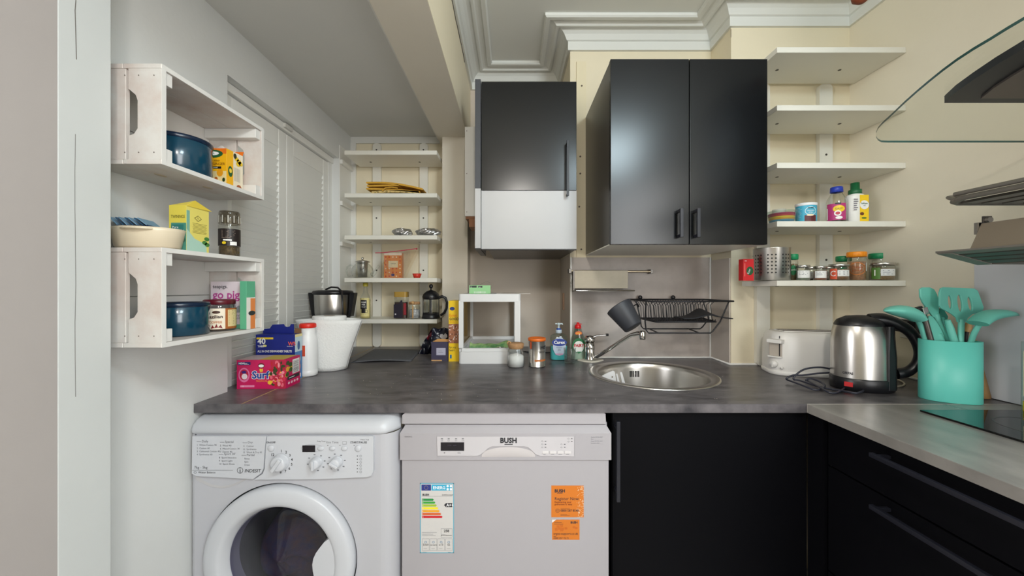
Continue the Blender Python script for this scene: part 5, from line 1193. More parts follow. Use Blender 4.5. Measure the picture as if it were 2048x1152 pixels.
m = MB(); m.lathe([(0.013,0.124),(0.0145,0.125),(0.0145,0.138),(0.012,0.140)], cm(200,214,226,0.35), n=24); m.lathe([(0.010,0.139),(0.010,0.146),(0.005,0.147)], cm(40,80,170), n=20); m.lathe([(0.0045,0.146),(0.004,0.160),(0.0075,0.163),(0.009,0.170),(0.0,0.172)], cm(206,222,226,0.35), n=18)
m.tube([(-0.016,0,0.1665),(0.0,0,0.168),(0.016,0,0.167),(0.018,0,0.163)], 0.0032, cm(206,222,226,0.35), n=8); m.obj('pump', t)
m = L(plane_xf((0,-0.0262,0),(1,0,0),(0,0,1))); m.ell(0,0.066,0.030,0.043,cm(196,208,226),0.0); m.ell(0,0.084,0.034,0.017,cm(34,60,150),0.0003,n=24); m.text('Carex', 0, 0.078, 0.014, WHT, align='CENTER', bold=0.04, lift=0.0006)
m.text('Protect', 0.0, 0.058, 0.006, cm(60,80,120), align='CENTER'); m.text('plus', 0.0, 0.048, 0.006, cm(60,80,120), align='CENTER'); m.rect(-0.018,0.028,0.018,0.033,cm(220,150,190)); m.obj('label_print', t)
# washing-up liquid
p = ((1155-1024)*1.752/750, 1.724, WT)
t = thing('dish_soap_bottle', 'clear washing-up liquid bottle with red cap, behind the tumbler', 'bottle', (p[0]+0.002,p[1]+0.028,WT))
m = MB(); m.loft([oval(0.031,0.020,0.0006),oval(0.034,0.022,0.004),oval(0.0345,0.0225,0.06),oval(0.031,0.021,0.10),oval(0.021,0.016,0.128),oval(0.0165,0.014,0.140),oval(0.0145,0.013,0.145)], glass('fairy_clear',(232,238,232),0.8)); m.obj('bottle_body', t)
m = MB(); m.loft([oval(0.031,0.019,0.002),oval(0.0325,0.0205,0.006),oval(0.0325,0.0205,0.05),oval(0.0325,0.0205,0.051)], mat('clear_green_liquid',(196,214,200),0.3)); m.obj('liquid', t)
m = MB(); m.lathe([(0.0145,0.144),(0.0155,0.145),(0.0145,0.158),(0.011,0.162),(0.007,0.164),(0.007,0.172),(0,0.173)], cm(222,30,34,0.35), n=22); m.box((-0.006,-0.008,0.163),(0.016,0.008,0.1665),cm(222,30,34,0.35)); m.obj('cap', t)
m = L(plane_xf((0,-0.0238,0),(1,0,0),(0,0,1))); m.ell(0,0.068,0.030,0.034,cm(20,110,60),0.0,n=24); m.ell(0.0,0.062,0.024,0.027,cm(236,238,232),0.0003,n=24); m.text('FAIRY', 0, 0.062, 0.0125, cm(190,40,50), align='CENTER', bold=0.05, shear=0.1); m.poly([(-0.01,0.04),(0.012,0.04),(0,0.03)],cm(20,110,60),0.0005)
m.obj('label_print', t)
m = L(plane_xf((0,-0.0172,0),(1,0,0),(0,0,1))); m.ell(0,0.124,0.016,0.009,cm(236,110,50),0.0,n=18); m.text('CLEAN', 0, 0.1215, 0.005, cm(250,220,60), align='CENTER', bold=0.03); m.obj('neck_label', t)
# tumbler
p = base(1141,729)
t = thing('drinking_glass', 'empty clear glass tumbler in front of the soap bottles', 'glass', (p[0],p[1]+0.022,WT))
m = MB(); m.lathe([(0,0.0005),(0.021,0.0005),(0.0225,0.003),(0.0272,0.068),(0.0268,0.0685),(0.0258,0.068),(0.021,0.009),(0,0.008)], GL, n=32); m.obj('tumbler', t)
# ================================================================ ALCOVE SHELF ITEMS
def LSz(i): return ZC+LS[i]+0.0004
def lpos(x, y=1.99): return ((x-1024)*y/750, y)
# pot holders
t = thing('pot_holder', 'folded mustard yellow pot holder, top of the pair on the second alcove shelf', 'pot holder', (*lpos(797,2.0),LSz(1)))
OC = mat('mustard_cloth',(216,164,58),0.85,noise=0.15,scale=60,bump=0.4,bscale=200); OC2 = mat('mustard_pattern',(214,186,120),0.85,scale=90,rgb2=(150,130,80),contrast=(0.45,0.5))
def pad(m, x0, x1, z0, z1, hump, mt, d=0.13, th=0.009, y0=-0.07):
    m.loft([[(x0+(x1-x0)*u, y0+d*v_, 0) for v_ in (0,)] for u in (0,)], mt, cap=False) if False else None
    def prof_(u): return z0+(z1-z0)*u+hump*sin(PI*u)
    top = [(x0+(x1-x0)*i/16, prof_(i/16)+th) for i in range(17)]; bot = [(x0+(x1-x0)*i/16, prof_(i/16)) for i in range(17)]
    poly = bot+[(x1+0.003,prof_(1)+th/2)]+top[::-1]+[(x0-0.004,prof_(0)+th/2)]
    m.prism(poly, y0, y0+d, mt, ax='y', smooth=True)
m = MB(); pad(m,-0.143,0.145,0.052,0.019,0.012,OC); pad(m,-0.14,0.02,0.036,0.040,0.0,OC); m.obj('pad', t, bevel=0.003)
t2 = thing('pot_holder', 'patterned mustard pot holder with hanging loop, bottom of the pair on the second alcove shelf', 'pot holder', (*lpos(797,2.0),LSz(1)))
m = MB(); pad(m,-0.143,0.13,0.021,0.004,0.004,OC); pad(m,-0.115,0.125,0.001,0.001,0.006,OC2,th=0.012); m.obj('pad', t2, bevel=0.003)
m = MB(); m.tube([(0.02,-0.078,0.026),(-0.01,-0.082,0.030),(-0.04,-0.083,0.026),(-0.058,-0.08,0.012)], 0.007, OC, n=8, flat=0.5); m.obj('loop', t2)
for x, w, lb in ((805,0.095,'crumpled foil parcel at the middle of the third alcove shelf'),(857,0.12,'wider crumpled foil parcel at the right end of the third alcove shelf')):
    t = thing('foil_parcel', lb, 'foil parcel', (*lpos(x,1.965),LSz(2)), 0.2, 'foil parcels in the alcove'); crumple(w, 0.055, 0.042, x).obj('foil_body', t)
# glass teapot
tp = (*lpos(725,1.98),LSz(3)); t = thing('teapot', 'clear glass teapot with steel infuser at the left of the fourth alcove shelf', 'teapot', tp)
m = MB(); m.lathe([(0,0.0005),(0.035,0.0005),(0.05,0.010),(0.056,0.03),(0.052,0.055),(0.038,0.072),(0.030,0.078),(0.0305,0.082)], GL, n=36); m.obj('glass_body', t)
m = MB(); m.lathe([(0.0,0.006),(0.024,0.006),(0.026,0.07),(0.028,0.083),(0.038,0.085),(0.037,0.088),(0.02,0.094),(0,0.096)], STEEL, n=28); m.lathe([(0,0.094),(0.003,0.095),(0.004,0.099),(0.0075,0.103),(0.006,0.109),(0,0.111)], CHROME, n=14); m.obj('infuser', t)
m = MB(); m.tube([(-0.046,0,0.062),(-0.065,0,0.070),(-0.080,0,0.060),(-0.084,0,0.035),(-0.076,0,0.010),(-0.054,0,0.012)], 0.0042, GL, n=10); m.obj('handle', t)
m = MB(); m.tube([(0.048,0,0.015),(0.065,0,0.028),(0.075,0,0.05),(0.088,0,0.068)], 0.007, GL, n=12, radii=[0.012,0.009,0.007,0.006]); m.obj('spout', t)
# zip bag with orange packet
zp = (*lpos(793,1.99),LSz(3)); t = thing('zip_bag', 'clear zip bag with red seal holding an orange packet on the fourth alcove shelf', 'bag', zp)
m = MB(); m.sheet(lambda u, v: (-0.065+0.18*u*(1-0.5*(1-v)*0.8)+0.035*(1-v)*0, -0.022+0.004*sin(9*u+4*v), 0.001+v*(0.128+0.022*u)), 16, 12, PLAST); m.sheet(lambda u, v: (-0.065+0.18*u*(1-0.5*(1-v)*0.8), 0.024+0.003*sin(7*u), 0.001+v*(0.128+0.022*u)), 8, 8, PLAST); m.obj('film', t)
m = MB(); m.tube([(-0.105,-0.02,0.133),(-0.065,-0.02,0.134),(0.0,-0.02,0.141),(0.115,-0.018,0.156)], 0.0038, cm(200,60,84,0.4), n=6, flat=0.6); m.obj('zip_seal', t)
m = MB(); m.lathe([(0.0045,0),(0.0045,0.004),(0,0.004)], cm(190,50,74), (0.112,-0.022,0.154), n=8, ax='y'); m.obj('zip_slider', t)
def op(m, w, h):
    m.rect(0,0,w,h,cm(226,140,66),0.0); m.rect(0,h*0.9,w,h,cm(240,232,222),0.0001); m.rect(w*0.25,h*0.42,w*0.78,h*0.68,cm(236,226,196),0.0004)
    for i in range(5):
        for j in range(6):
            if not (0 < i < 4 and 2 < j < 5): m.ell(w*(0.1+i*0.2),h*(0.08+j*0.15),w*0.05,h*0.03,cm(*random.choice([(200,50,50),(244,226,206)])),0.0003,n=5)
    m.text('crispbread', w*0.52, h*0.56, h*0.04, INK, align='CENTER', sx=0.8); m.ell(w*0.5,h*0.13,w*0.1,h*0.055,cm(60,60,130),0.0006)
t = carton('snack_packet', 'orange patterned snack packet inside the zip bag', 'packet', (zp[0]-0.014,zp[1],zp[2]), 0.094, 0.032, 0.134, 0, cm(226,140,66), {'front': op}, bev=0.002)
c = (*lpos(834,1.965),LSz(3)); t = thing('ramekin', 'small red silicone cup at the right of the fourth alcove shelf', 'cup', c)
m = MB(); m.lathe([(0,0.0005),(0.016,0.0005),(0.0235,0.024),(0.0225,0.024),(0.015,0.002),(0,0.002)], cm(206,56,40,0.4), n=24); m.obj('cup_body', t)
# syrup bottle
c = (*lpos(731,1.97),LSz(4)); t = thing('syrup_bottle', 'tall clear syrup bottle with cream label on the lowest alcove shelf', 'bottle', c)
m = MB(); m.lathe([(0,0.0005),(0.024,0.0005),(0.0265,0.004),(0.0265,0.10),(0.024,0.115),(0.012,0.135),(0.010,0.165),(0.0115,0.168),(0.0115,0.175)], GL, n=28); m.obj('glass_body', t)
m = MB(); m.lathe([(0.0,0.003),(0.0245,0.003),(0.0245,0.098),(0,0.099)], mat('syrup',(232,214,140),0.3), n=24); m.obj('syrup', t)
m = MB(); m.lathe([(0.0125,0.168),(0.013,0.17),(0.013,0.187),(0,0.188)], cm(190,176,60,0.4), n=20); m.obj('cap', t)
m = L(cyl_xf(0.027)); m.rect(-0.03,0.012,0.03,0.108,cm(232,218,150),0.0,nx=14); m.rect(-0.018,0.05,0.016,0.098,cm(34,32,34),0.0003,nx=8); m.rect(-0.012,0.03,0.010,0.05,cm(34,32,34),0.0003,nx=4); m.text('SUGAR', -0.001,0.082,0.0075,WHT,align='CENTER',bold=0.02,sx=0.75); m.text('FREE', -0.001,0.07,0.0075,WHT,align='CENTER',bold=0.02,sx=0.8); m.text('SYRUP',-0.001,0.058,0.006,WHT,align='CENTER',sx=0.8); m.ring(0.014,0.038,0.007,0.008,0.0015,cm(34,32,34))
for i in range(24): m.ell(random.uniform(-0.028,0.028),random.choice([random.uniform(0.014,0.028),random.uniform(0.1,0.106)]),0.0012,0.0012,cm(120,110,60),0.0004,n=5)
m.obj('label_print', t)
# instant coffee jar, gold lid
c = (*lpos(803,1.975),LSz(4)); t = thing('coffee_jar', 'dark instant coffee jar with gold lid on the lowest alcove shelf', 'jar', c)
m = MB(); m.prism(rr(-0.034,0.034,-0.026,0.026,0.014,5), 0.0006, 0.112, GL, smooth=True); m.obj('glass_body', t)
m = MB(); m.prism(rr(-0.0315,0.0315,-0.0235,0.0235,0.013,5), 0.003, 0.085, cm(58,36,26,0.7)); m.obj('coffee', t)
m = MB(); m.prism(rr(-0.035,0.035,-0.027,0.027,0.014,5), 0.1123, 0.140, cm(176,140,62,0.35)); m.obj('lid', t, bevel=0.002)
m = L(plane_xf((0,-0.0262,0),(1,0,0),(0,0,1))); m.poly([(-0.033,0.004),(0.012,0.004),(0.012,0.095),(0.004,0.096),(-0.004,0.078),(-0.033,0.074)],cm(36,30,46),0.0); m.rect(0.018,0.02,0.032,0.08,cm(150,40,50),0.0); m.rect(-0.027,0.02,-0.02,0.027,cm(210,205,210),0.0004); m.obj('label_print', t)
# glass jar with wooden spoon
c = (*lpos(829,1.955),LSz(4)); t = thing('glass_jar', 'small glass jar with a wooden spoon clipped in front, beside the coffee press', 'jar', c)
m = MB(); m.lathe([(0,0.0005),(0.027,0.0005),(0.030,0.005),(0.030,0.058),(0.026,0.068),(0.026,0.074)], GL, n=28); m.obj('glass_body', t)
m = MB(); m.lathe([(0,0.003),(0.027,0.004),(0.0275,0.045),(0.015,0.05),(0,0.05)], mat('wrapped_sweets',(214,214,214),0.4,scale=70,rgb2=(120,120,126)), n=24); m.obj('contents', t)
m = MB(); m.lathe([(0.026,0.074),(0.029,0.075),(0.029,0.088),(0,0.089)], CORK, n=24); m.obj('cork_lid', t)
m = MB(); m.tube([(0.0,-0.034,0.005),(0.0,-0.034,0.07)], 0.0032, WOODL, n=8); m.lathe([(0,-0.008),(0.007,-0.004),(0.009,0.003),(0.006,0.009),(0,0.011)], WOODL, (0,-0.034,0.082), n=14); m.obj('wooden_spoon', t)
# coffee press
c = (*lpos(862,1.965),LSz(4)); t = thing('coffee_press', 'black and glass coffee press at the right end of the lowest alcove shelf', 'coffee press', c)
m = MB(); m.lathe([(0.040,0.01),(0.040,0.105)], GL, n=32); m.obj('glass_body', t)
m = MB(); m.lathe([(0,0.0005),(0.046,0.0005),(0.048,0.004),(0.045,0.012),(0.043,0.030),(0.041,0.030)], BLK, n=32)
for a in (0.4,1.9,3.4,4.9):
    m.cb((0.0415*cos(a),0.0415*sin(a),0.065),(0.003,0.009,0.085),BLK,R=Matrix.Rotation(a,3,'Z'))
m.lathe([(0.0412,0.10),(0.0435,0.101),(0.0435,0.112),(0.0412,0.113)], BLK, n=32); m.obj('holder', t)
m = MB(); m.lathe([(0.0445,0.108),(0.0455,0.114),(0.040,0.128),(0.024,0.142),(0.008,0.148),(0.0035,0.150),(0.0035,0.160)], BLK, n=32); m.lathe([(0,0.156),(0.006,0.158),(0.0105,0.166),(0.0095,0.174),(0.005,0.179),(0,0.180)], BLK, n=18); m.obj('lid', t)
m = MB(); m.tube([(0.040,-0.002,0.108),(0.058,-0.002,0.116),(0.076,-0.002,0.108),(0.084,-0.002,0.085),(0.082,-0.002,0.055),(0.070,-0.002,0.030),(0.050,-0.002,0.016)], 0.0065, BLK, n=10, radii=[0.008,0.0075,0.007,0.0065,0.0065,0.0065,0.006]); m.obj('handle', t)
m = MB(); m.lathe([(0.038,0.020),(0.0385,0.026),(0.002,0.028),(0.002,0.15)], STEEL, n=24); m.obj('plunger', t)
# ================================================================ CORNER SHELF ITEMS
def RSz(i): return ZC+RS[i]+0.0004
def rpos(x, y=1.45): return ((x-1024)*y/750, y)
# tub with rainbow layers
c = (*rpos(1563,1.46),RSz(3)); t = thing('sprinkle_tub', 'clear tub of rainbow-layered sprinkles at the left of the fourth corner shelf', 'tub', c)
cols = ((66,130,170),(90,150,180),(236,170,50),(244,200,60),(200,60,70),(180,50,90))
for i in range(6):
    m = MB(); z0 = 0.002+i*0.0062; r0, r1 = 0.038+z0*0.18, 0.038+(z0+0.006)*0.18
    m.lathe([(0,z0),(r0,z0),(r1,z0+0.006),(0,z0+0.006)], cm(*cols[i],0.6), n=28); m.obj('layer', t, label=('blue','pale blue','orange','yellow','red','pink')[i]+' layer')
m = MB(); m.lathe([(0.0,0.0004),(0.039,0.0004),(0.0475,0.044),(0.050,0.045),(0.050,0.048),(0,0.049)], GLG, n=32); m.obj('tub_body', t)
c = (*rpos(1558,1.55),RSz(3)); t = thing('small_bottle', 'clear white-topped container standing behind the sprinkle tub', 'container', c)
m = MB(); m.lathe([(0,0.0005),(0.024,0.0005),(0.024,0.075),(0,0.076)], mat('frosted',(228,222,206),0.5), n=24); m.obj('container_body', t)
# blue tub
c = (*rpos(1612,1.46),RSz(3)); t = thing('drum_tub', 'light blue cardboard tub with white lid on the fourth corner shelf', 'tub', c)
m = MB(); m.lathe([(0,0.0005),(0.033,0.0005),(0.034,0.003),(0.034,0.072)], cm(70,176,206), n=32); m.obj('tub_body', t)
m = MB(); m.lathe([(0.0342,0.068),(0.0355,0.070),(0.0355,0.078),(0.033,0.079),(0.032,0.077),(0,0.077)], cm(240,240,240,0.4), n=32); m.obj('lid', t)
m = L(cyl_xf(0.0343, a0=-0.62)); m.rect(-0.006,0.0,0.034,0.03,cm(90,30,36),0.0,nx=8); m.lines(-0.034,0.058,0.02,9,0.005,0.0012,cm(190,225,235)); m.ring(0.014,0.046,0.019,0.016,0.002,cm(220,240,245)); m.text('BEURRE', 0.014, 0.055, 0.005, INK, align='CENTER', sx=0.8, bold=0.02); m.text('chocolate', 0.014, 0.045, 0.0055, WHT, align='CENTER', sx=0.8); m.text('chips', 0.014, 0.038, 0.0055, WHT, align='CENTER'); m.ell(0.012,0.03,0.012,0.004,cm(236,220,190),0.0006); m.obj('label_print', t)
# blue-cap bottle
c = (*rpos(1673,1.46),RSz(3)); t = thing('sauce_bottle', 'clear bottle with blue cap and pink label on the fourth corner shelf', 'bottle', c)
m = MB(); m.lathe([(0,0.0005),(0.030,0.0005),(0.032,0.004),(0.032,0.085),(0.029,0.096),(0.018,0.118),(0.0165,0.124)], GL, n=32); m.obj('glass_body', t)
m = MB(); m.lathe([(0,0.002),(0.0305,0.003),(0.0305,0.016),(0,0.017)], cm(60,20,24,0.3), n=28); m.obj('sauce', t)
m = MB(); m.lathe([(0.0175,0.122),(0.0205,0.123),(0.0195,0.142),(0.017,0.144),(0,0.144)], cm(36,60,170,0.4), n=26); m.obj('cap', t)
m = L(cyl_xf(0.0324, a0=-0.72)); m.rect(-0.034,0.012,0.032,0.076,cm(186,56,120),0.0,nx=14); m.rect(-0.034,0.016,-0.029,0.06,WHT,0.0003); m.ell(0.008,0.055,0.019,0.013,cm(244,206,40),0.0004,n=16); m.ell(0.004,0.038,0.011,0.0105,WHT,0.0005,n=16); m.ell(0.004,0.038,0.007,0.006,cm(200,50,70),0.0007); m.ell(0.008,0.021,0.011,0.0055,WHT,0.0005); m.rect(-0.004,0.072,0.014,0.078,INK,0.0004,nx=3); m.text('EASY', 0.008, 0.052, 0.007, cm(90,90,30), align='CENTER', lift=0.0008); m.obj('label_print', t)
# yellow bottle green cap
c = (*rpos(1710,1.45),RSz(3)); t = thing('oil_bottle', 'white and yellow bottle with green cap on the fourth corner shelf', 'bottle', c)
m = MB(); m.loft([oval(0.029,0.022,0.0006),oval(0.032,0.024,0.004),oval(0.032,0.024,0.10),oval(0.028,0.022,0.108),oval(0.018,0.018,0.114)], cm(238,236,230,0.4)); m.obj('bottle_body', t)
m = MB(); m.lathe([(0.0185,0.112),(0.021,0.113),(0.0205,0.130),(0.014,0.132),(0.0135,0.157),(0,0.158)], cm(24,96,56,0.4), n=24)
m.obj('cap', t)
m = L(plane_xf((0,-0.0247,0),(1,0,0),(0,0,1))); m.rect(-0.004,0.004,0.030,0.106,cm(246,204,30),0.0); m.ell(0.013,0.068,0.017,0.017,WHT,0.0003,n=20); m.text('Sunflower', 0.013, 0.071, 0.0055, cm(30,90,60), align='CENTER', sx=0.8, bold=0.02); m.text('oil', 0.013, 0.063, 0.006, cm(30,90,60), align='CENTER'); m.lines(-0.028,0.088,0.02,6,0.008,0.003,cm(120,116,130)); m.ell(0.004,0.034,0.008,0.006,cm(110,60,30)); m.ell(0.012,0.018,0.010,0.003,cm(60,110,50)); m.obj('label_print', t)
# red box
def kn(m, w, h): m.rect(0,0,w,h,cm(200,24,30),0.0); m.ell(w*0.62,h*0.45,w*0.34,h*0.2,cm(20,80,40),0.0003); m.text('Knorr', w*0.62, h*0.41, h*0.1, WHT, align='CENTER', rot=1.2, lift=0.0006, sx=0.7); m.lines(w*0.12,h*0.9,w*0.3,1,0.01,0.002,WHT); m.rect(w*0.1,h*0.2,w*0.17,h*0.8,cm(226,120,110))
carton('stock_cube_box', 'small red stock cube box at the left end of the lowest corner shelf', 'box', ((1497-1024)*1.44/750,1.455,RSz(4)), 0.040, 0.03, 0.083, 0.0, cm(200,24,30), {'front': kn})
# perforated cutlery holder
c = (*rpos(1543,1.468),RSz(4)); t = thing('cutlery_holder', 'perforated stainless steel cylinder on the lowest corner shelf', 'cutlery holder', c)
r = 0.062; hh_ = 0.126
m = MB(); m.lathe([(0,0.001),(r-0.001,0.0008),(r,0.002),(r,hh_-0.002),(r+0.0008,hh_),(r-0.0015,hh_+0.0005),(r-0.002,hh_-0.003),(r-0.002,0.003),(0,0.003)], STEEL, n=56); m.obj('steel_wall', t)
m = L(cyl_xf(r+0.0001)); hc_ = cm(18,17,16,0.7)
for g in range(8):
    for c3 in range(3):
        a = -PI+g*PI/4+c3*0.20
        for z in (0.030,0.0435,0.057,0.0705,0.084,0.0975): m.ell(a*r, z, 0.0029, 0.0031, hc_, lift=0.0002, n=10)
m.obj('perforation', t)['kind'] = 'stuff'
# spice jars
def spice(x, y, r, h, capc, caph, body, label, lab, name='spice_jar', metal=False, lid_r=1.05, lbl=None, capr=None):
    c = ((x-1024)*y/750, y, RSz(4)); t = thing(name, label, 'spice jar', c, 0, 'spice jars on the lowest corner shelf')
    m = MB(); m.lathe([(0,0.0005),(r-0.002,0.0005),(r,0.003),(r,h-caph-0.006),(r*0.93,h-caph)], GL, n=26); m.obj('glass_body', t)
    m = MB(); m.lathe([(0,0.002),(r-0.0015,0.003),(r-0.0015,(h-caph)*0.8),(0,(h-caph)*0.82)], mat('spice_%d_%d_%d'%body,body,0.8,scale=150,noise=0.5), n=22); m.obj('spice', t)
    m = MB(); q = r*lid_r; m.lathe([(r*0.92,h-caph),(q,h-caph+0.0008),(q,h-0.0015),(q-0.0015,h),(0,h)], STEEL if metal else cm(*capc,0.4), n=26)
    if not metal:
        for i in range(24): a = i*2*PI/24; m.cb((q*cos(a),q*sin(a),h-caph/2),(0.0008,0.0008,caph*0.7),cm(*capc,0.4),R=Matrix.Rotation(a,3,'Z'))
    m.obj('lid', t)
    if lab:
        m = L(cyl_xf(r+0.0004, a0=-math.atan2(c[0],c[1])*0.9)); lab(m, r, h-caph); m.obj('label_print', t)
def lab_white(m, r, h):
    m.rect(-r*0.9,h*0.2,r*1.1,h*0.78,cm(226,226,224),0.0,nx=10); m.lines(-r*0.6,h*0.66,r*1.3,3,h*0.11,h*0.03,INKG)
def lab_c(ch, col):
    def f(m, r, h):
        m.rect(-r*1.1,h*0.1,-r*0.25,h*0.85,cm(*col),0.0,nx=6); m.text(ch, -r*0.7, h*0.32, h*0.38, WHT, align='CENTER', bold=0.02); m.rect(-r*0.2,h*0.3,r*1.2,h*0.75,cm(226,226,224),0.0,nx=8); m.lines(-r*0.05,h*0.62,r*1.0,3,h*0.11,h*0.03,INKG)
    return f
def lab_green(m, r, h): m.ell(0,h*0.5,r*0.6,h*0.24,cm(30,130,80),0.0); m.text('herbs',0,h*0.48,h*0.09,WHT,align='CENTER')
def lab_orange(m, r, h): m.ring(0,h*0.5,r*0.95,h*0.26,0.0016,cm(236,130,40)); m.text('Cumin',0,h*0.52,h*0.1,cm(180,80,20),align='CENTER'); m.text('ground',0,h*0.4,h*0.08,cm(180,80,20),align='CENTER'); m.rect(r*1.1,h*0.4,r*1.5,h*0.75,WHT,0.0,nx=3)
spice(1586,1.47,0.0165,0.104,(28,150,96),0.022,(150,130,90),'tall slim spice jar with green cap just right of the perforated steel cylinder',lab_green)
spice(1606,1.425,0.0215,0.058,(0,0,0),0.010,(150,160,140),'small silver-lidded spice jar of pale herbs, leftmost of the small jars',lab_white,metal=True)
spice(1622,1.50,0.0195,0.056,(0,0,0),0.010,(120,100,80),'small silver-lidded spice jar half hidden behind the leftmost small jars',lab_white,metal=True)
spice(1640,1.43,0.0205,0.055,(0,0,0),0.009,(150,84,50),'small silver-lidded spice jar of reddish brown powder',lab_white,metal=True)
spice(1657,1.50,0.0195,0.056,(0,0,0),0.010,(190,180,170),'small silver-lidded spice jar half hidden behind the jar marked C',lab_white,metal=True)
spice(1678,1.425,0.0300,0.062,(0,0,0),0.010,(150,110,76),'wide silver-lidded spice jar with the letter C on its label',lab_c('C',(214,90,60)),metal=True)
spice(1687,1.515,0.0235,0.100,(28,130,80),0.022,(110,90,64),'spice jar with green cap standing behind the jar marked C',lab_green)
spice(1713,1.455,0.0285,0.111,(246,150,30),0.020,(196,140,100),'tall spice jar of tan powder with orange cap',lab_orange)
spice(1758,1.505,0.0300,0.110,(28,140,90),0.022,(140,120,80),'large spice jar with green cap at the right end of the shelf',None)
spice(1765,1.425,0.0350,0.067,(0,0,0),0.010,(160,130,90),'wide silver-lidded jar of seeds with green and white label, in front at the right end',lab_c('I',(90,130,60)),metal=True)
# ================================================================ COUNTER, RIGHT
# toaster
ta, tb = base(1512,742), base(1600,747)
t = thing('toaster', 'white two-slot toaster against the corner wall, left of the kettle', 'toaster', (1.155,1.465,WT), math.radians(-14))
TW = cm(236,234,230,0.35)
def trr(w, d, z, x0=0): return [(x+x0, y, z) for x, y in rr(-w/2,w/2,-d/2,d/2,min(w,d)*0.34,8)]
m = MB(); m.loft([trr(0.292,0.150,0.0006),trr(0.296,0.154,0.003),trr(0.298,0.156,0.014),trr(0.294,0.152,0.016)], TW); m.obj('base', t)
m = MB(); m.loft([trr(0.290,0.150,0.016),trr(0.292,0.156,0.03),trr(0.288,0.154,0.12),trr(0.280,0.148,0.145),trr(0.268,0.136,0.158),trr(0.25,0.115,0.164)], TW); m.obj('shell', t)
for y in (-0.022,0.024):
    m = MB(); m.box((-0.095,y-0.012,0.1635),(0.10,y+0.012,0.1674), cm(70,56,44,0.6)); m.obj('slot', t, label='dark bread slot')
    m = MB(); m.box((-0.1,y-0.015,0.1632),(-0.095,y+0.015,0.167),TW); m.box((0.1,y-0.015,0.1632),(0.105,y+0.015,0.167),TW); m.box((-0.1,y-0.015,0.1632),(0.105,y-0.012,0.167),TW); m.box((-0.1,y+0.012,0.1632),(0.105,y+0.015,0.167),TW); m.obj('slot_rim', t)
Rk = Matrix.Rotation(PI/4,3,'Z'); nk = Vector((-0.707,-0.707,0)); tk = Vector((0.707,-0.707,0)); ck = Vector((-0.128,-0.060,0))
def kc_(n_, t_, z): return tuple(ck+nk*n_+tk*t_+Vector((0,0,z)))
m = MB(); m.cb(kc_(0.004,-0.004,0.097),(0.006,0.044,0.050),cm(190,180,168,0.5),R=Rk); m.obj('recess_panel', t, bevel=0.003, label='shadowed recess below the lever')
m = MB(); m.cb(kc_(0.008,-0.004,0.070),(0.012,0.048,0.006),TW,R=Rk); m.obj('recess_lip', t, bevel=0.002)
m = MB(); m.cb(kc_(0.010,-0.002,0.130),(0.026,0.052,0.015),TW,R=Rk); m.obj('lever', t, bevel=0.003)
m = MB(); m.cb(kc_(0.0085,0.012,0.100),(0.001,0.003,0.050),BLK,R=Rk); m.cb(kc_(0.0085,0.012,0.146),(0.001,0.003,0.010),BLK,R=Rk); m.obj('lever_slit', t)
R5 = Matrix.Rotation(PI*1.25,3,'Z')
m = MB(); m.lathe([(0,0.0),(0.0125,0.0),(0.0135,0.008),(0.0115,0.014),(0,0.015)], TW, kc_(0.002,-0.008,0.042), n=24, ax='x', R=R5); m.cb(kc_(0.017,-0.008,0.042),(0.006,0.004,0.022),TW,R=Rk); m.obj('dial', t)
m = MB(); m.lathe([(0,0.0),(0.005,0.0),(0.005,0.006),(0,0.007)], TW, kc_(0.002,0.018,0.030), n=14, ax='x', R=R5); m.obj('button', t)
# kettle
kp = base(1728,784)
kd = 750/((770-576)/0.333)
kc = ((1722-1024)*1.245/750, 1.245)
t = thing('kettle', 'brushed steel electric kettle with black lid and handle, near the utensil holder', 'kettle', (kc[0],kc[1],WT), math.radians(-16)); t.scale = (0.84,0.84,1.12)
r = 0.0955
def kov(rx, ry, z, x0=0): return [(x0+p[0], p[1], z) for p in oval(rx, ry, 0, n=40, e=2.2)]
m = MB(); m.loft([kov(0.092,0.078,0.0006),kov(0.097,0.082,0.003),kov(0.098,0.083,0.034),kov(0.095,0.080,0.037)], BLK); m.obj('base', t)
m = MB(); m.loft([kov(0.093,0.079,0.037,-0.002),kov(0.0925,0.0785,0.10,-0.002),kov(0.0895,0.076,0.150,-0.004),kov(0.083,0.071,0.176,-0.006),kov(0.077,0.066,0.188,-0.007)], STEEL); m.obj('steel_body', t)
m = MB(); m.loft([kov(0.0775,0.0665,0.186,-0.007),kov(0.078,0.067,0.190,-0.007),kov(0.070,0.060,0.203,-0.005),kov(0.045,0.04,0.214,-0.002),kov(0.015,0.012,0.217,0)], BLK); m.obj('lid', t)
m = MB(); m.loft([[(0.062+0.010*0,-0.052,z) if k==0 else p for k, p in enumerate(q)] for z, q in ()], BLK) if False else None
m.loft([[(0.045,-0.0755,z),(0.075,-0.068,z),(0.098,-0.03,z),(0.100,0.03,z),(0.075,0.062,z),(0.045,0.06,z)] for z in (0.010,0.10,)]+[[(0.05,-0.072,z),(0.07,-0.064,z),(0.092,-0.03,z),(0.094,0.03,z),(0.07,0.06,z),(0.045,0.058,z)] for z in (0.16,0.188)], BLK, smooth=False); m.obj('rear_column', t, bevel=0.006, seg=3)
m = MB(); hpz = [(0.015,-0.02,0.205),(0.055,-0.022,0.206),(0.096,-0.024,0.196),(0.135,-0.026,0.176),(0.158,-0.028,0.145),(0.166,-0.028,0.112),(0.156,-0.028,0.082),(0.132,-0.027,0.060),(0.098,-0.026,0.052)]
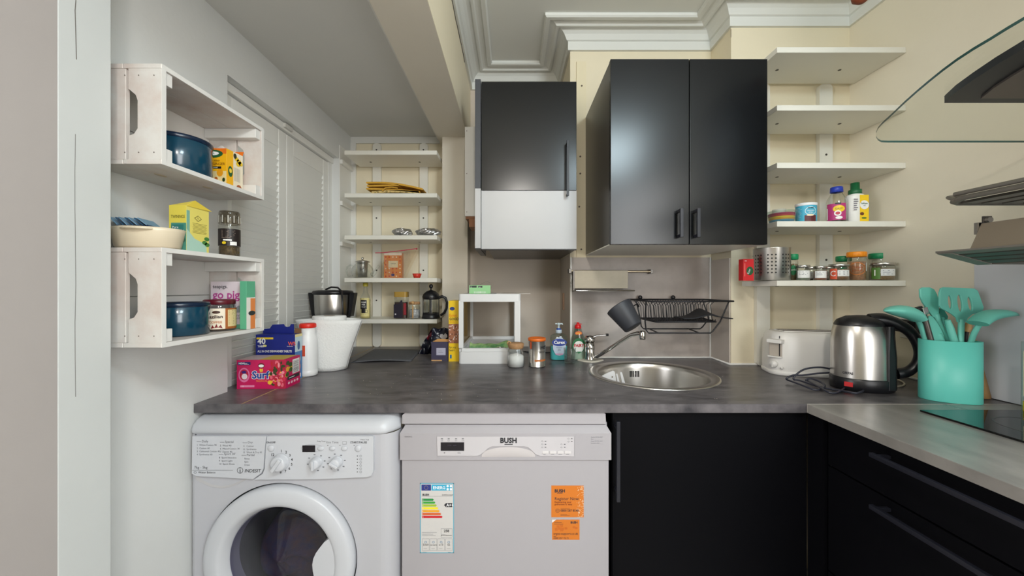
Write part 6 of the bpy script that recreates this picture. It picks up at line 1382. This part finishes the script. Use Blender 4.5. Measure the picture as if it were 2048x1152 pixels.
hq = smooth([Vector(p) for p in hpz],5); rq = [0.022,0.024,0.022,0.021,0.020,0.019,0.018,0.0185,0.020]; m.tube(hq, 0.016, BLK, n=16, flat=0.78, radii=[rq[min(8,int(i/5))]+(rq[min(8,int(i/5)+1)]-rq[min(8,int(i/5))])*((i%5)/5) for i in range(len(hq))]); m.obj('handle', t)
th_ = math.radians(226); tv = (-0.098*sin(th_), 0.083*cos(th_), 0); m = L(plane_xf((0.098*cos(th_),0.083*sin(th_),0.0),tv,(0,0,1))); m.rect(-0.014,0.013,0.012,0.026,cm(196,30,34,0.3),0.0028); m.obj('switch', t, label='red on-off switch window')
th_ = math.radians(224); tv = (-0.0935*sin(th_), 0.0795*cos(th_), 0); m = L(plane_xf((-0.002+0.0935*cos(th_),0.0795*sin(th_),0.0),tv,(0,0,1))); m.text('GEEPAS', -0.016, 0.048, 0.0066, INK, bold=0.03, sx=1.0, lift=0.0032); m.obj('brand_print', t)
m = MB(); m.box((0.098,-0.040,0.182),(0.118,-0.018,0.196), BLKM)
# kettle cord
zc_ = WT+0.004
cpts = [(1668,742),(1640,738),(1608,740),(1590,752),(1588,762),(1600,764),(1640,774),(1680,782),(1712,790),(1728,782),(1731,772),(1722,768),(1700,770),(1680,783),(1660,786),(1640,778),(1618,765),(1612,760),(1622,759),(1645,770),(1648,776),(1630,780),(1600,772),(1576,763),(1574,756),(1586,752),(1604,754),(1640,748),(1665,745)]
P3 = [Vector(base(x, y, zc_)) for x, y in cpts]
P3 = [p if p.y < 1.315 else Vector(P(x, y, 1.315)) for p, (x, y) in zip(P3, cpts)]
sp = smooth(P3, 5)
for i, p in enumerate(sp): p.z = max(p.z, zc_)+0.003*(1+sin(i*0.35))
m = MB(); m.tube(sp, 0.0032, mat('cord_grey_black',(52,54,66),0.35), n=7); m.obj('power_cord', t, world=True)
# twin socket and plugs
s_c = P(1812,645,YR-0.001)
t = thing('wall_socket', 'white double wall socket behind the kettle and utensils', 'socket', (1.405,YR-0.001,ZC-0.143))
sx_ = XR-0.001
t.location = (XR-0.0005, 1.33, ZC-0.142)
m = MB(); m.box((-0.009,-0.075,-0.043),(-0.0003,0.075,0.043), cm(236,234,228,0.35)); m.obj('face_plate', t, bevel=0.003)
for i, y in enumerate((0.038,-0.035)):
    m = MB(); m.box((-0.045,y-0.024,-0.018),(-0.0092,y+0.024,0.028), BLK); m.obj('plug', t, bevel=0.006, seg=3, label='black plug')
    if i == 1: m = MB(); m.tube([(-0.035,y,-0.018),(-0.045,y-0.01,-0.06),(-0.07,y-0.03,-0.115),(-0.105,y-0.06,-0.150),(-0.15,y-0.10,-0.168)], 0.0032, BLK, n=7); m.obj('plug_cord', t)
m = MB(); pp = [Vector(base(x, y, WT+0.0035)) for x, y in ((1775,770),(1795,773),(1808,770),(1806,764),(1790,758),(1776,754))]; m.tube(smooth(pp), 0.003, cm(214,206,190), n=7); tag(m.obj('white_cord'), 'short loop of cream cable behind the kettle', 'cable')
# utensil holder
hx_, hy_ = (1899-1024)/640*1.0, 750/660
hc = ((1899-1024)*1.115/750, 1.115)
t = thing('utensil_holder', 'turquoise oval utensil holder full of kitchen tools', 'utensil holder', (hc[0],hc[1],WT), math.radians(-24))
H_ = 0.178
def hov(w, d, z): return [(p[0], p[1], z) for p in oval(w, d, 0, n=48, e=2.3)]
m = MB(); A, B = 0.066, 0.044
m.loft([hov(A-0.001,B-0.001,0.0006),hov(A,B,0.003),hov(A,B,H_),hov(A-0.0025,B-0.0025,H_+0.0005),hov(A-0.0028,B-0.0028,H_-0.003),hov(A-0.003,B-0.003,0.006)], TEAL, cap=False); m.add(hov(A,B,0.0006), [list(range(48))[::-1]], TEAL); m.add(hov(A-0.003,B-0.003,0.006), [list(range(48))], TEAL); m.obj('holder_body', t)
hz = WT+H_
def hpt(x, y, d): return Vector(P(x, y, d))
def util(name, label, cat, p0): return thing(name, label, cat, tuple(p0))
GR = 'turquoise kitchen tools in the holder'
# ladles: bowl seen from outside
def ladle(label, hpts, bc, br, axis, up, flip):
    t = util('ladle', label, 'ladle', hpts[0]); t['group'] = GR
    m = MB(); m.tube(smooth([Vector(p) for p in hpts],4), 0.0075, TEALS, n=10, flat=0.7); m.obj('handle', t, world=True)
    m = MB(); ax = Vector(axis).normalized(); upv = Vector(up).normalized(); sd_ = ax.cross(upv).normalized(); upv = sd_.cross(ax).normalized()
    def f(u, v):
        a = u*2*PI; b = v*PI/2
        q = Vector(bc)+ax*(br[0]*sin(b)*cos(a))+sd_*(br[1]*sin(b)*sin(a))+upv*(br[2]*cos(b)); return tuple(q)
    m.sheet(f, 32, 10, TEALS); o = m.obj('bowl', t, world=True); so = o.modifiers.new('s','SOLIDIFY'); so.thickness = 0.0025; so.offset = -1
d0 = 1.10
def ladle2(label, hpts, secs, d, dep):
    t = util('ladle', label, 'ladle', hpts[0]); t['group'] = GR
    m = MB(); m.tube(smooth([Vector(p) for p in hpts],4), 0.0078, TEALS, n=10, flat=0.7); m.obj('handle', t, world=True)
    rings = []
    for k, (x, y, hgt, ang) in enumerate(secs):
        c = hpt(x, y, d); hz_ = hgt*d/750; dd_ = dep*min(1, hgt/secs[2][2])
        ux = Vector((cos(ang), 0, sin(ang)))
        rings.append([tuple(c+ux*(hz_*sin(2*PI*i/20))+Vector((0,1,0))*(dd_*cos(2*PI*i/20))) for i in range(20)])
    m = MB(); m.loft(rings, TEALS); m.obj('bowl', t, world=True, sub=1)
V_ = PI/2
ladle2('turquoise ladle leaning out to the left of the holder', [hpt(1868,715,1.13),hpt(1855,690,1.13),hpt(1845,662,1.13),hpt(1838,645,1.125),hpt(1830,634,1.12)], [(1768,622,0.6,V_),(1776,620.5,5,V_),(1788,621,9.5,V_),(1802,622,12.5,V_),(1816,625,13,V_-0.15),(1828,630,11.5,V_-0.5),(1837,639,8,V_-0.9)], 1.12, 0.030)
ladle2('turquoise ladle leaning out to the right of the holder', [hpt(1932,720,1.09),hpt(1940,690,1.085),hpt(1948,668,1.07),hpt(1957,652,1.06),hpt(1966,643,1.052)], [(2037,631.5,0.6,V_),(2026,628.5,4,V_),(2010,626.5,7.5,V_),(1994,627.5,9.5,V_),(1978,630.5,11,V_+0.2),(1965,637,11,V_+0.6),(1955,647,8.5,V_+0.9)], 1.05, 0.026)
# flat paddle outlines
def paddle(name, label, cat, outline, d, th, handle, slots=(), mt=TEALS, dz=0.0, tilt=0.0):
    t = util(name, label, cat, hpt(*handle[0], d)); t['group'] = GR
    def pt(x, y, off):
        p = hpt(x, y, d); p.y += off+tilt*(p.z-hz); return tuple(p)
    if slots:
        # triangulate with holes through bmesh fill
        bm = bmesh.new()
        def loop(pts):
            vs = [bm.verts.new(pt(x, y, 0)) for x, y in pts]
            return [bm.edges.new((vs[i], vs[(i+1)%len(vs)])) for i in range(len(vs))]
        es = loop(outline)
        for s_ in slots: es += loop(s_)
        bmesh.ops.triangle_fill(bm, use_beauty=True, edges=es)
        bm.verts.index_update(); v = [tuple(q.co) for q in bm.verts]; f = [[q.index for q in fc.verts] for fc in bm.faces]; bm.free()
        m = MB(); m.add(v, f, mt)
    else:
        m = MB(); m.add([pt(x, y, 0) for x, y in outline], [list(range(len(outline)))], mt)
    o = m.obj('blade', t, world=True); so = o.modifiers.new('s','SOLIDIFY'); so.thickness = th; so.offset = 0
    bv = o.modifiers.new('b','BEVEL'); bv.width = th*0.3; bv.segments = 2; bv.limit_method = 'ANGLE'
    m = MB(); q = [hpt(x, y, d) for x, y in handle]
    for k in q: k.y += tilt*(k.z-hz)
    m.tube(smooth(q,3), 0.0078, mt, n=10, flat=0.8); m.obj('handle', t, world=True)
    return t
def slot(cx, cy, rx, ry, rot=0.12):
    return [(cx+rx*cos(a)-ry*sin(a)*-rot*0+ (ry*sin(a))*rot, cy+ry*sin(a)) for a in [2*PI*i/14 for i in range(14)]]
Zx = lambda x: 1760+x/7.111; Zy = lambda y: 560+y/7.111
fl = [(860,115),(900,102),(1330,120),(1380,150),(1420,260),(1465,390),(1455,430),(1400,460),(1300,490),(1240,540),(1215,600),(1100,600),(1080,540),(1020,490),(860,400),(835,370),(838,180)]
paddle('slotted_turner', 'turquoise slotted turner standing upright in the holder', 'turner', [(Zx(x),Zy(y)) for x, y in fl][::-1], 1.10, 0.005, [(Zx(1158),Zy(560)),(Zx(1150),Zy(800)),(Zx(1147),Zy(960))], [slot(Zx(985),Zy(315),4.0,13.5), slot(Zx(1125),Zy(330),4.6,17.5), slot(Zx(1270),Zy(340),4.2,14.5,0.2)], TEALS)
t = [o for o in C.objects if o.name.startswith('slotted_turner')][-1]
sp_ = [(560,130),(600,104),(700,104),(760,130),(800,200),(830,300),(828,420),(820,520),(800,560),(740,520),(680,440),(600,320),(565,240)]
paddle('spoon_spatula', 'turquoise curved spatula, tallest tool left of the slotted turner', 'spatula', [(Zx(x),Zy(y)) for x, y in sp_][::-1], 1.125, 0.006, [(Zx(790),Zy(480)),(Zx(850),Zy(640)),(Zx(960),Zy(850)),(Zx(990),Zy(950))])
sp2 = [(660,560),(700,505),(740,520),(800,600),(860,700),(900,790),(905,880),(760,870),(700,760),(655,650)]
paddle('spoon', 'turquoise spoon with its bowl low in front at the left of the holder', 'spoon', [(Zx(x),Zy(y)) for x, y in sp2][::-1], 1.118, 0.006, [(Zx(830),Zy(760)),(Zx(885),Zy(880)),(Zx(905),Zy(940))])
t = thing('tool_handle', 'turquoise round tool handle in the middle of the holder', 'utensil', tuple(hpt(1905,700,1.09)), 0, GR)
m = MB(); m.tube([hpt(1895,640,1.10),hpt(1900,655,1.10),hpt(1912,695,1.10),hpt(1916,715,1.105)], 0.0085, TEALS, n=12, radii=[0.006,0.0085,0.009,0.009]); m.obj('handle', t, world=True)
sp3 = [(845,400),(900,420),(960,520),(930,620),(910,700),(850,640),(825,560),(828,470)]
paddle('brush', 'darker turquoise spoon behind the others in the middle of the holder', 'spoon', [(Zx(x),Zy(y)) for x, y in sp3][::-1], 1.135, 0.006, [(Zx(880),Zy(520)),(Zx(930),Zy(800)),(Zx(950),Zy(940))], mt=TEALD)
# steel-capped peeler handle
t = thing('peeler', 'black-handled tool with shiny steel end cap at the left of the holder', 'utensil', tuple(hpt(1855,680,1.09)))
a, b = hpt(1843,614,1.118), hpt(1864,688,1.118); dv = (b-a).normalized()
m = MB(); m.tube([a+dv*0.02,a+dv*0.06,b,b+dv*0.02], 0.007, STEELD, n=12); m.obj('shaft', t, world=True)
m = MB(); Rq = dv.to_track_quat('Z','Y').to_matrix(); m.cb(tuple(a+dv*0.012), (0.020,0.016,0.022), CHROME, R=Rq); m.cb(tuple(a+dv*0.014-Vector((0.010,0,-0.002))), (0.010,0.017,0.026), BLK, R=Rq); m.obj('end_cap', t, world=True, bevel=0.002)
t = thing('wooden_spoon', 'wooden tool with dark collar standing in the holder behind the turner', 'utensil', tuple(hpt(1935,700,1.12)))
m = MB(); m.tube([hpt(1938,640,1.12),hpt(1936,655,1.12),hpt(1933,664,1.12)], 0.006, WOODL, n=10, radii=[0.004,0.009,0.007]); m.obj('spoon_end', t, world=True)
m = MB(); m.tube([hpt(1933,664,1.12),hpt(1930,690,1.12),hpt(1926,730,1.12)], 0.0045, BLKM, n=10); m.obj('shaft', t, world=True)
# loose wooden spatula leaning on the wall
t = thing('wooden_spatula', 'pale wooden spatula leaning behind the turquoise holder', 'spatula', tuple(base(1976,799)))
b0, b1 = Vector(base(1975,799)), hpt(1950,680,1.145)
m = MB()
m.loft([[tuple(b0.lerp(b1,k)+Vector((w,0,0))+Vector((0,e_,0))) for w, e_ in ((-ww,-0.002),(ww,-0.002),(ww,0.003),(-ww,0.003))] for k, ww in ((0.01,0.009),(0.04,0.011),(0.5,0.006),(1.0,0.0045))], WOODL); m.obj('wooden_body', t, world=True)
# oil bottle at the right edge
ob = base(2052,826)
t = thing('olive_oil_bottle', 'square glass bottle of yellow oil with cream label at the right edge', 'bottle', (1.400,0.982,WT), math.radians(10))
m = MB(); m.prism(rr(-0.032,0.032,-0.032,0.032,0.008,4), 0.0006, 0.19, GL, smooth=True); m.lathe([(0.030,0.19),(0.014,0.215),(0.013,0.26)], GL, n=20); m.obj('glass_body', t)
m = MB(); m.prism(rr(-0.0295,0.0295,-0.0295,0.0295,0.007,4), 0.004, 0.030, mat('olive_oil',(232,206,30),0.2)); m.obj('oil', t)
m = MB(); m.lathe([(0.0145,0.255),(0.0145,0.285),(0,0.286)], cm(60,80,40,0.4), n=20); m.obj('cap', t)
def oil_label(xf):
    m = L(xf); m.rect(-0.024,0.045,0.026,0.165,cm(236,224,176),0.0); m.frame(-0.0225,0.048,0.0245,0.162,0.0016,cm(120,110,60)); m.text('OLIO', 0.0, 0.14, 0.011, INK, align='CENTER', bold=0.02); m.text('extra', 0.0, 0.12, 0.008, INK, align='CENTER'); m.rect(-0.016,0.078,0.016,0.092,cm(90,90,120)); m.lines(-0.016,0.112,0.03,3,0.007,0.002,INKG); m.lines(-0.016,0.07,0.03,3,0.006,0.0015,INKG); return m
oil_label(plane_xf((0,-0.0325,0),(1,0,0),(0,0,1))).obj('label_print', t)
oil_label(plane_xf((-0.0325,0,0),(0,-1,0),(0,0,1))).obj('label_print', t)
# brown thing hanging from the ceiling at the top edge
c = P(1723,-14,1.10)
t = thing('hanging_ornament', 'small reddish brown round ornament hanging at the top edge near the right wall', 'ornament', (c[0],1.10,c[2]))
m = MB(); m.lathe([(0,-0.030),(0.010,-0.028),(0.022,-0.018),(0.024,-0.008),(0.016,0.0),(0.006,0.006),(0,0.008)], mat('terracotta_brown',(150,76,44),0.6,noise=0.4,scale=60), n=20); m.obj('bead', t)
m = MB(); m.tube([(0,0,0.006),(0,0,ZCE-c[2])], 0.001, cm(110,80,60), n=5); m.obj('string', t)

m = MB(); m.tube(smooth([Vector(base(x, y, WT+0.0035)) for x, y in ((1046,703),(1070,705),(1095,705),(1120,704),(1138,707),(1128,711),(1100,709))]), 0.003, BLK, n=7)
tag(m.obj('black_cable'), 'thin black cable lying on the worktop behind the tin', 'cable')
m = MB(); rc = random.Random(5)
for k in range(60):
    c_ = base(rc.choice([rc.uniform(740,1000), rc.uniform(600,1450)]), rc.uniform(745,800)); r_ = rc.uniform(0.0005,0.0013)
    m.cb((c_[0],c_[1],WT+0.0006), (r_,r_*1.3,0.0010), cm(206,196,180,0.8), R=Matrix.Rotation(rc.uniform(0,3),3,'Z'))
for k in range(26):
    c_ = base(rc.uniform(1150,1215), rc.uniform(735,748)); m.cb((c_[0],c_[1],WT+0.0006), (0.001,0.001,0.0008), cm(220,214,204,0.8))
tag(m.obj('crumbs'), 'pale crumbs scattered on the dark worktop', 'crumbs', kind='stuff')
